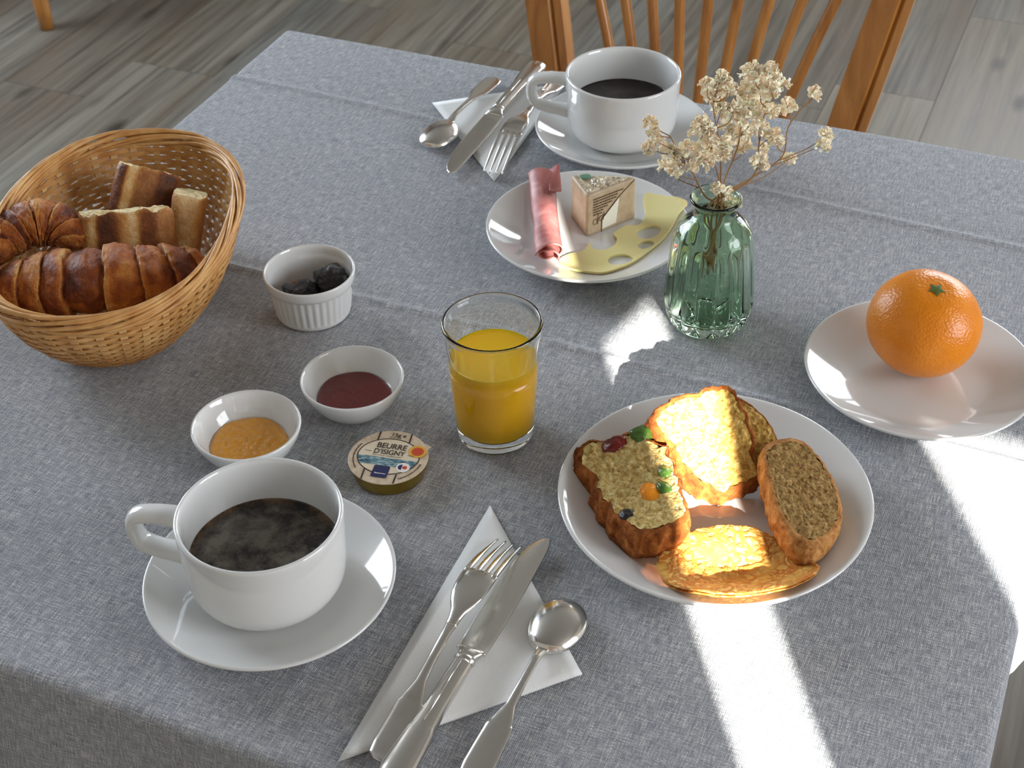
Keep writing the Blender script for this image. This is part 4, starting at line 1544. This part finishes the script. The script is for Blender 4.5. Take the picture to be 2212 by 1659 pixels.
def spoon(label, x, y, rz, z, blen=0.045, bw=0.0155, L_=0.138):
    t = thing('teaspoon', label, 'spoon', (x, y, z), rz, 'steel teaspoons')
    nu, nv = 40, 28
    V, F = [], []
    for i in range(nu + 1):
        u = i / nu
        th = PI * u
        xx = blen * (0.5 - 0.5 * math.cos(th))
        hw = bw * math.sin(th) ** 0.85 * (1.06 - 0.22 * (u - 0.45))
        for j in range(nv + 1):
            v = -1 + 2 * j / nv
            vv = math.sin(v * PI / 2)
            rr = 1 - min(1, (2 * u - 1) ** 2 * 0.92 + 0 * v)
            z_ = 0.0012 + 0.0088 * math.sqrt(max(0, 1 - vv * vv)) ** 1.15 * math.sin(th) ** 0.75 + 0.0015 * u
            V.append((xx, vv * hw, z_))
    w2 = nv + 1
    for i in range(nu):
        for j in range(nv):
            a = i * w2 + j
            F.append((a, a + w2, a + w2 + 1, a + 1))
    o = make('bowl', V, F, m_steel, t)
    md = o.modifiers.new('t', 'SOLIDIFY')
    md.thickness = 0.0011
    md.offset = -1
    hs = handle_secs(blen - 0.001, L_, 0.0066, 0.0022, 0.0024, 0.0092)
    hs[0] = (blen - 0.004, 0, 0.0040, 0.0042, 0.0009)
    loft('handle', dense(hs, 60), m_steel, t)
    return t


fork('steel fork lying tines down on the napkin, beside the foamy coffee', 0.0955, -0.2000, math.radians(-90), ZN)
knife('steel table knife laid on the napkin beside the foamy coffee saucer', 0.1125, -0.1890, math.radians(-91.5), ZN, 1)
spoon('steel teaspoon lying bowl down on the napkin corner', 0.1490, -0.2330, math.radians(-91.5), ZN, 0.044, 0.0165, 0.142)
fork('steel fork lying tines down on the napkin by the black coffee', -0.0900, 0.2050, math.radians(92), ZN)
knife('steel table knife between the teaspoon and fork by the black coffee', -0.1275, 0.1915, math.radians(89.5), ZN, -1)
spoon('steel teaspoon lying bowl down on the napkin by the table edge', -0.1605, 0.2260, math.radians(88), ZN)


# ================================================================== butter portion
m_gold = M('gold_foil_tub', s2l(176, 150, 66), 0.30, 1.0)
m_lid = M('tan_printed_lid', s2l(206, 188, 162), 0.35)
g = N(m_lid)
c_ = g.coord('Object')
g.color(g.ramp(g.noise(c_, 260, 4), [(0.3, s2l(188, 166, 138)), (0.7, s2l(216, 200, 176))]))
m_dk = M('dark_brown_print', s2l(48, 34, 30), 0.5)
m_navy = M('navy_print', s2l(38, 40, 84), 0.4)
m_cream = M('cream_print', s2l(218, 204, 178), 0.4)
m_seay = M('yellow_seal_print', s2l(222, 170, 62), 0.4)
m_sear = M('red_seal_print', s2l(196, 70, 40), 0.4)
m_whp = M('white_print', s2l(232, 228, 224), 0.4)
m_pic = M('teal_seascape_print', s2l(80, 112, 122), 0.4)
g = N(m_pic)
c_ = g.coord('Object', (1, 3, 1))
g.color(g.ramp(g.noise(c_, 260, 4), [(0.35, s2l(40, 66, 82)), (0.5, s2l(92, 128, 138)), (0.68, s2l(176, 200, 200))]))

bt = thing('butter_portion', 'small round butter tub with a printed paper lid', 'butter', (-0.0060, -0.1645, ZT), math.radians(10))
RB, HB = 0.0268, 0.0128
lathe('tub', chaikin([(0, 0.0), (0.0225, 0.0), (0.0236, 0.0008), (0.0252, 0.010), (0.0256, HB - 0.001), (RB, HB - 0.0006), (RB, HB)], 1), m_gold, bt, 96)
lathe('lid', [(0, HB + 0.0004), (RB - 0.001, HB + 0.0004), (RB - 0.0002, HB + 0.0003), (RB - 0.0001, HB), (RB - 0.002, HB - 0.0002)], m_lid, bt, 96)
make('lid_tab', [(0.0235, 0.0115, HB + 0.0003), (0.0255, 0.0150, HB + 0.0006), (0.0215, 0.0175, HB + 0.0005), (0.0185, 0.0180, HB + 0.0003)], [(0, 1, 2, 3)], m_lid, bt, smooth=False)


def flat(name, pts, mat, z, parent=bt):
    return make(name, [(x, y, z) for x, y in pts], [tuple(range(len(pts)))], mat, parent, smooth=False)


ZL = HB + 0.0006
EC, EA, EB = (0.000, 0.0005), 0.0205, 0.0172
ell = [(EC[0] + EA * math.cos(a), EC[1] + EB * math.sin(a)) for a in [TAU * k / 64 for k in range(64)]]
flat('oval_panel', ell, m_cream, ZL)
V, F = [], []
for k in range(64):
    a = TAU * k / 64
    V.append((EC[0] + (EA + 0.0005) * math.cos(a), EC[1] + (EB + 0.0005) * math.sin(a), ZL + 0.0001))
for k in range(64):
    a = TAU * k / 64
    V.append((EC[0] + (EA - 0.0002) * math.cos(a), EC[1] + (EB - 0.0002) * math.sin(a), ZL + 0.0001))
F = [(k, (k + 1) % 64, 64 + (k + 1) % 64, 64 + k) for k in range(64)]
make('oval_line', V, F, m_dk, bt, smooth=False)
for (x0, y0, x1, y1) in ((-0.0115, 0.0145, -0.0118, 0.0240), (0.0100, 0.0155, 0.0095, 0.0250), (-0.0120, -0.0140, -0.0115, -0.0240), (0.0100, -0.0155, 0.0102, -0.0245)):
    d = Vector((x1 - x0, y1 - y0)).normalized()
    s = Vector((-d.y, d.x)) * 0.0005
    flat('divider_line', [(x0 + s.x, y0 + s.y), (x0 - s.x, y0 - s.y), (x1 - s.x, y1 - s.y), (x1 + s.x, y1 + s.y)], m_dk, ZL)


def clip_ell(y):
    return EA * math.sqrt(max(0, 1 - ((y - EC[1]) / EB) ** 2)) - 0.0004


ys_ = [-0.0012 - 0.0078 * k / 10 for k in range(11)]
flat('seascape_band', [(-clip_ell(y), y) for y in ys_] + [(clip_ell(y), y) for y in reversed(ys_)], m_pic, ZL + 0.00012)
rr = 0.0012
nav = []
for (cx, cy, a0) in ((0.0042, -0.0105, 0), (-0.0042, -0.0105, 1), (-0.0042, -0.0195, 2), (0.0042, -0.0195, 3)):
    for k in range(5):
        a = (a0 + k / 4) * PI / 2
        nav.append((cx + rr * math.cos(a) - 0.001, cy + rr * math.sin(a)))
flat('navy_badge', nav, m_navy, ZL + 0.0002)
flat('badge_stroke', [(-0.0046, -0.0172), (0.0030, -0.0172), (0.0030, -0.0167), (-0.0036, -0.0166), (-0.0042, -0.0160)], m_whp, ZL + 0.0003)
sc_ = (0.0178, 0.0085)
flat('seal_edge', [(sc_[0] + (0.0062 if k % 2 else 0.0058) * math.cos(TAU * k / 64), sc_[1] + (0.0062 if k % 2 else 0.0058) * math.sin(TAU * k / 64)) for k in range(64)], m_seay, ZL + 0.0002)
flat('seal_centre', [(sc_[0] + 0.0041 * math.cos(TAU * k / 40), sc_[1] + 0.0041 * math.sin(TAU * k / 40)) for k in range(40)], m_sear, ZL + 0.0003)
V, F = [], []
for k in range(12):
    a = TAU * k / 12
    cx, cy = sc_[0] + 0.0033 * math.cos(a), sc_[1] + 0.0033 * math.sin(a)
    b = len(V)
    V += [(cx + 0.0003, cy, ZL + 0.0004), (cx, cy + 0.0003, ZL + 0.0004), (cx - 0.0003, cy, ZL + 0.0004), (cx, cy - 0.0003, ZL + 0.0004)]
    F.append((b, b + 1, b + 2, b + 3))
make('seal_stars', V, F, m_seay, bt, smooth=False)
rc_ = (0.0125, -0.0085)
flat('round_badge', [(rc_[0] + 0.0046 * math.cos(TAU * k / 40), rc_[1] + 0.0046 * math.sin(TAU * k / 40)) for k in range(40)], m_whp, ZL + 0.0002)
flat('round_badge_blue', [(rc_[0] - 0.0008 + 0.0026 * math.cos(PI / 2 + PI * k / 16), rc_[1] + 0.0026 * math.sin(PI / 2 + PI * k / 16)) for k in range(17)], m_navy, ZL + 0.0003)
flat('round_badge_red', [(rc_[0] + 0.0012 + 0.0016 * math.cos(TAU * k / 24), rc_[1] + 0.0016 * math.sin(TAU * k / 24)) for k in range(24)], m_sear, ZL + 0.0003)


def text(name, body, size, x, y, mat, parent, z, shear=0.0, rz=0.0, sx=1.0):
    cu = bpy.data.curves.new(name, 'FONT')
    cu.body = body
    cu.size = size
    cu.align_x = 'CENTER'
    cu.shear = shear
    cu.offset = size * 0.012
    tmp = bpy.data.objects.new(name, cu)
    C.objects.link(tmp)
    me = bpy.data.meshes.new_from_object(tmp.evaluated_get(bpy.context.evaluated_depsgraph_get()))
    bpy.data.objects.remove(tmp)
    me.materials.clear()
    me.materials.append(mat)
    o = bpy.data.objects.new(name, me)
    C.objects.link(o)
    o.parent = parent
    o.location = (x, y, z)
    o.rotation_euler = (0, 0, rz)
    o.scale = (sx, 1, 1)
    return o


text('lettering', 'BEURRE', 0.0072, -0.0002, 0.0078, m_dk, bt, ZL + 0.0003, 0.0, 0, 0.82)
text('lettering', "D'ISIGNY", 0.0066, -0.0004, 0.0020, m_dk, bt, ZL + 0.0003, 0.0, 0, 0.80)
text('lettering', 'Beurre doux / Unsalted butter', 0.0016, -0.001, 0.0000, m_dk, bt, ZL + 0.0003)
text('lettering', '15g e', 0.0048, 0.0012, 0.0208, m_dk, bt, ZL)
text('lettering', 'D O U X', 0.0022, -0.0005, 0.0186, m_dk, bt, ZL)
for s in (-1, 1):
    flat('dash', [(s * 0.0125, 0.0034), (s * 0.0168, 0.0034), (s * 0.0168, 0.0038), (s * 0.0125, 0.0038)], m_dk, ZL + 0.0003)
V, F = [], []
rl = random.Random(9)
for a0, a1 in ((155, 215), (302, 350)):
    a = a0
    while a < a1:
        da = rl.uniform(1.2, 3.6)
        b = len(V)
        for (rr_, aa) in ((0.0226, a), (0.0235, a), (0.0235, a + da), (0.0226, a + da)):
            V.append((rr_ * math.cos(math.radians(aa)), rr_ * math.sin(math.radians(aa)), ZL))
        F.append((b, b + 1, b + 2, b + 3))
        a += da + 0.9
make('small_print', V, F, m_dk, bt, smooth=False)

# ================================================================== bread basket
m_wick = M('golden_wicker', s2l(196, 142, 78), 0.45, spec=0.4)
g = N(m_wick)
oi = g.new('ShaderNodeObjectInfo')
c_ = g.coord('Object')
wv = g.noise(c_, 55, 3)
g.color(g.mix(g.math('MULTIPLY', oi.outputs['Random'], 0.5), g.ramp(wv, [(0.3, s2l(176, 122, 64)), (0.55, s2l(208, 162, 100)), (0.75, s2l(226, 188, 130))]), s2l(192, 134, 74)))
m_wick2 = M('pale_wicker_stake', s2l(214, 176, 120), 0.45)
BC, BANG = Vector((-0.2765, -0.0620)), math.radians(-70)
bk = thing('bread_basket', 'oval wicker basket full of croissants and bread', 'basket', (BC.x, BC.y, ZT), BANG)
RIMA, RIMB, BASA, BASB, BH = 0.1270, 0.0875, 0.083, 0.052, 0.069


def bshape(th, s, off=0.0):
    """point of the basket wall: angle, height fraction, outward offset; local x is the long axis."""
    k = math.sin(s * PI / 2) ** 0.85
    A_, B_ = BASA + (RIMA - BASA) * k, BASB + (RIMB - BASB) * k
    n_ = 2.25
    c, s_ = math.cos(th), math.sin(th)
    x = math.copysign(abs(c) ** (2 / n_), c) * A_
    y = math.copysign(abs(s_) ** (2 / n_), s_) * B_
    d = Vector((c / A_, s_ / B_, 0)).normalized()
    z = 0.003 + s * BH
    return Vector((x, y, z)) + d * off


NS = 36
for i in range(NS):
    th = TAU * i / NS
    V, F, rows = [], [], []
    for k in range(15):
        s = k / 14
        p = bshape(th, s)
        tg = (bshape(th + 0.01, s) - bshape(th - 0.01, s)).normalized()
        dn = Vector((tg.y, -tg.x, 0))
        rows.append(list(range(len(V), len(V) + 4)))
        V += [p + tg * 0.0026 + dn * 0.0004, p - tg * 0.0026 + dn * 0.0004, p - tg * 0.0026 - dn * 0.0004, p + tg * 0.0026 - dn * 0.0004]
    for a, b in zip(rows[:-1], rows[1:]):
        for j in range(4):
            F.append((a[j], a[(j + 1) % 4], b[(j + 1) % 4], b[j]))
    make('stake', V, F, m_wick2, bk, smooth=False)
NR = 20
for r_ in range(NR):
    s = (r_ + 0.5) / (NR + 0.6)
    M_ = NS * 6
    V, F = [], []
    hh = 0.00165
    for j in range(M_):
        th = TAU * j / M_
        o_ = 0.0014 * math.cos(NS / 2 * th + (PI if r_ % 2 else 0)) + 0.0002 * noise.noise(Vector((th * 3, r_, 0)))
        dz = 0.0006 * noise.noise(Vector((th * 2.2, r_ * 3.1, 5)))
        p = bshape(th, s, o_)
        p2 = bshape(th, min(1, s + 0.01), o_)
        upd = (p2 - p).normalized()
        dn = Vector((p.x / RIMA ** 2, p.y / RIMB ** 2, 0)).normalized()
        pz = p + Vector((0, 0, dz))
        V += [pz + upd * hh + dn * 0.00045, pz - upd * hh + dn * 0.00045, pz - upd * hh - dn * 0.00045, pz + upd * hh - dn * 0.00045]
    for j in range(M_):
        q = (j + 1) % M_
        for e in range(4):
            e2 = (e + 1) % 4
            F.append((j * 4 + e, j * 4 + e2, q * 4 + e2, q * 4 + e))
    make('weaver', V, F, m_wick, bk, smooth=False)
for r_ in range(15):
    V, F = [], []
    M_ = 220
    ph = TAU * r_ / 15 + 0.3 * math.sin(r_ * 2.3)
    pts = []
    for j in range(M_ + 1):
        th = TAU * j / M_ - PI / 2
        a = 2 * th + ph + 0.25 * math.sin(5 * th + r_)
        pts.append(bshape(th, 0.98, 0.0036 * math.cos(a) + 0.0006 * math.sin(7 * th + r_)) + Vector((0, 0, 0.0010 + 0.0062 * math.sin(a))))
    tube_data(pts, 0.0015, 6, V, F)
    make('rim_cane', V, F, m_wick, bk)
V, F = [], []
rows = []
for (s, z) in ((0.0, 0.0035), (0.5, 0.0035), (0.97, 0.0035), (1.0, 0.0022), (0.97, 0.0008), (0.0, 0.0008)):
    rows.append(list(range(len(V), len(V) + 64)))
    for j in range(64):
        p = bshape(TAU * j / 64, 0.0)
        V.append((p.x * s, p.y * s, z))
for a, b in zip(rows[:-1], rows[1:]):
    for j in range(64):
        F.append((a[j], a[(j + 1) % 64], b[(j + 1) % 64], b[j]))
make('base', V, F, m_wick, bk)

# croissants
m_croi = M('glossy_croissant', s2l(150, 78, 24), 0.46, Coat_Weight=0.10, Coat_Roughness=0.3)
g = N(m_croi)
c_ = g.coord('Object')
tone = g.attr('tone', 'Fac')
nz = g.noise(c_, 70, 4, 0.6, 0.5)
cm = g.math('ADD', tone, g.math('MULTIPLY_ADD', nz, 1.0, -0.48))
g.color(g.ramp(cm, [(0.05, s2l(98, 40, 12)), (0.30, s2l(154, 76, 22)), (0.55, s2l(198, 114, 40)), (0.80, s2l(224, 156, 76)), (1.0, s2l(238, 194, 124))]))
g.bump(g.math('ADD', g.noise(c_, 420, 4, 0.7), g.math('MULTIPLY', g.noise(c_, 120, 3), 1.5)), 1.0, 0.0040)


def croissant(label, axis, rmax, nseg, seed, squash=0.86):
    Npt, seg = 260, 64
    A_ = catmull([Vector(p) / 1000 for p in axis], Npt)
    V, tones, rows = [], [], []
    base = min(p.z for p in A_) - rmax * squash
    org = Vector((A_[Npt // 2].x, A_[Npt // 2].y, base))
    t = thing('croissant', label, 'croissant', org, 0, 'croissants in the basket')
    rb = random.Random(int(seed * 10))
    bounds = [0.0]
    while bounds[-1] < 1:
        bounds.append(bounds[-1] + rb.uniform(0.7, 1.3) / nseg)
    bounds = [b / bounds[-1] for b in bounds]
    for i in range(Npt):
        u = i / (Npt - 1)
        tg = (A_[min(i + 1, Npt - 1)] - A_[max(i - 1, 0)]).normalized()
        side = tg.cross(Vector((0, 0, 1))).normalized()
        upv = side.cross(tg)
        row = []
        for j in range(seg):
            a = TAU * j / seg
            # rolled layers: irregular bands that lean a little round the body
            uu = u + 0.030 * math.sin(a * 1.0 + seed) * (0.5 - u) * 2 + 0.010 * noise.noise(Vector((math.cos(a) * 1.5, math.sin(a) * 1.5, seed + u * 3)))
            kseg = 0
            while kseg < len(bounds) - 2 and uu > bounds[kseg + 1]:
                kseg += 1
            fr_ = max(0.0, min(1.0, (uu - bounds[kseg]) / (bounds[kseg + 1] - bounds[kseg])))
            inner = fr_ if uu < 0.5 else 1 - fr_            # 1 on the side of the middle
            e = abs(uu - 0.5) * 2
            env = max(0.02, 1 - e ** 2.4) ** 0.60
            step = 0.16 * (1 - inner) ** 1.8 * (-1) + 0.05 * math.sin(PI * fr_) ** 0.6
            rr_ = rmax * env * (0.99 + step + 0.03 * math.sin(kseg * 2.7 + seed)) * (1 + 0.07 * noise.noise(Vector((u * 9, math.cos(a) * 1.2, math.sin(a) * 1.2 + seed))))
            rr_ += 0.0016 * fbm((u * 0.15, math.cos(a) * 0.02, math.sin(a) * 0.02 + seed), 190, 4)
            row.append(len(V))
            V.append(A_[i] + side * (rr_ * math.cos(a)) + upv * (rr_ * math.sin(a) * squash) - org)
            edge_ = max(0.0, 1 - (1 - inner) / 0.22)
            lay = 0.5 + 0.5 * math.sin((1 - inner) * 60)
            tn = 0.40 - 0.22 * math.sin(kseg * 1.9 + seed) * math.sin(PI * fr_) - 0.25 * max(0, 0.5 - inner) + edge_ * (0.22 + 0.22 * lay) + 0.30 * noise.noise(Vector((u * 16, seed, a * 0.9)))
            tones.append(float(max(0, min(1, tn))))
        rows.append(row)
    F = []
    for a, b in zip(rows[:-1], rows[1:]):
        for j in range(seg):
            k = (j + 1) % seg
            F.append((a[j], a[k], b[k], b[j]))
    F += [tuple(reversed(rows[0])), tuple(rows[-1])]
    o = make('crust', V, F, m_croi, t)
    vcol(o, tones)
    return t


croissant('large glossy croissant lying along the basket rim, in front of the bread', [(-340, -136, 790), (-322, -129, 789), (-302, -118, 787), (-274, -103, 788), (-248, -86, 787), (-228, -68, 787), (-216, -47, 786)], 0.0275, 9, 1.0)
croissant('croissant with a curled end lying behind the large one', [(-344, -118, 797), (-353, -102, 800), (-351, -86, 803), (-342, -73, 804), (-330, -66, 801), (-319, -67, 795), (-313, -73, 787)], 0.0195, 7, 4.0)

# baguette chunks
m_bcrust = M('baked_bread_crust', s2l(150, 92, 42), 0.55)
g = N(m_bcrust)
c_ = g.coord('Object')
tone = g.attr('tone', 'Fac')
nz = g.noise(c_, 120, 4, 0.6)
cm = g.math('ADD', tone, g.math('MULTIPLY_ADD', nz, 0.6, -0.3))
g.color(g.ramp(cm, [(0.05, s2l(78, 38, 12)), (0.30, s2l(122, 66, 26)), (0.55, s2l(168, 112, 56)), (0.80, s2l(206, 160, 96)), (1.0, s2l(230, 204, 158))]))
g.bump(g.math('ADD', g.noise(c_, 420, 3), nz), 0.6, 0.0018)
m_bcrumb = crumb_mat('white_bread_crumb', s2l(206, 178, 122), s2l(236, 218, 172), s2l(246, 236, 204), 200, 0.9, 0.2)


def chunk(label, loc, w_, d_, h_, rot, bands, seed, top_amp=0.002):
    """a cut chunk of baguette: crusted sides with scored bands running up it, torn crumb on top."""
    t = thing('bread_chunk', label, 'bread', loc, 0, 'baguette chunks in the basket')
    t.rotation_euler = rot
    nn = 96
    out = []
    for k in range(nn):
        a = TAU * k / nn
        c, s = math.cos(a), math.sin(a)
        x = math.copysign(abs(c) ** 0.62, c) * w_ / 2
        y = math.copysign(abs(s) ** 0.72, s) * d_ / 2
        out.append((x, y))
    V, F, tones, rows = [], [], [], []
    nz_ = 24
    for i in range(nz_ + 1):
        v = i / nz_
        row = []
        for (x, y) in out:
            ed = 1 - 0.05 * (max(0, v - 0.94) / 0.06) - 0.10 * (max(0, 0.08 - v) / 0.08)
            kk = 1 + 0.03 * fbm((x, y, v * 0.05 + seed), 60, 3)
            bd = 0.0
            tn = 0.52
            for (bx, bw, tv) in bands:
                g_ = math.exp(-((x / w_ - bx - 0.05 * (v - 0.5)) / bw) ** 4)
                tn = tn * (1 - g_) + tv * g_
                bd += (0.03 if tv < 0.5 else -0.03) * g_
            row.append(len(V))
            V.append((x * ed * kk, y * ed * kk * (1 + bd), v * h_ + (top_amp * 1.3 * fbm((x, y, seed), 90, 3) if v > 0.98 else 0)))
            tones.append(float(tn + (0.25 if v > 0.97 else 0)))
        rows.append(row)
    for a, b in zip(rows[:-1], rows[1:]):
        for j in range(nn):
            k = (j + 1) % nn
            F.append((a[j], a[k], b[k], b[j]))
    F.append(tuple(reversed(rows[0])))
    rim = [V[i] for i in rows[-1]]
    o = make('crust', V, F, m_bcrust, t)
    vcol(o, tones)
    V, F, rows = [], [], []
    for i in range(17):
        s = i / 16
        row = []
        for p in rim:
            row.append(len(V))
            x, y = p[0] * s, p[1] * s
            V.append((x, y, h_ + (p[2] - h_) * s + top_amp * (1 - s ** 8) * fbm((x, y, seed + 1), 110, 4) - 0.0004 * (1 - s)))
        rows.append(row)
    for a, b in zip(rows[:-1], rows[1:]):
        for j in range(nn):
            k = (j + 1) % nn
            F.append((a[j], b[j], b[k], a[k]))
    make('crumb', V, F, m_bcrumb, t)
    return t


RY = math.radians(24)
chunk('bread chunk with dark scored stripes and a torn white top, nearest the big croissant', (-0.2735, -0.0570, ZT + 0.022), 0.072, 0.024, 0.050, (math.radians(-24), math.radians(-3), RY),
      [(-0.43, 0.08, 0.60), (-0.34, 0.05, 0.85), (-0.18, 0.10, 0.08), (-0.05, 0.03, 0.5), (0.08, 0.09, 0.90), (0.25, 0.09, 0.28), (0.42, 0.06, 0.55)], 1.0, 0.003)
chunk('bread chunk tilted up against the basket wall, dark seeded stripe across it', (-0.2975, -0.0240, ZT + 0.019), 0.050, 0.026, 0.064, (math.radians(-34), math.radians(20), RY + 0.05),
      [(-0.42, 0.08, 0.20), (-0.27, 0.08, 0.85), (-0.05, 0.12, 0.42), (0.27, 0.17, 0.12)], 5.0, 0.0015)
chunk('pale bread chunk wedged in the basket end behind the others', (-0.2560, -0.0190, ZT + 0.018), 0.026, 0.034, 0.052, (math.radians(-22), math.radians(14), RY), [(0.0, 0.4, 0.92)], 9.0, 0.001)
chunk('small brown bread end lying low beside the croissants', (-0.3060, -0.0420, ZT + 0.020), 0.024, 0.018, 0.034, (math.radians(-20), math.radians(10), RY), [(0.0, 0.3, 0.66)], 12.0, 0.001)
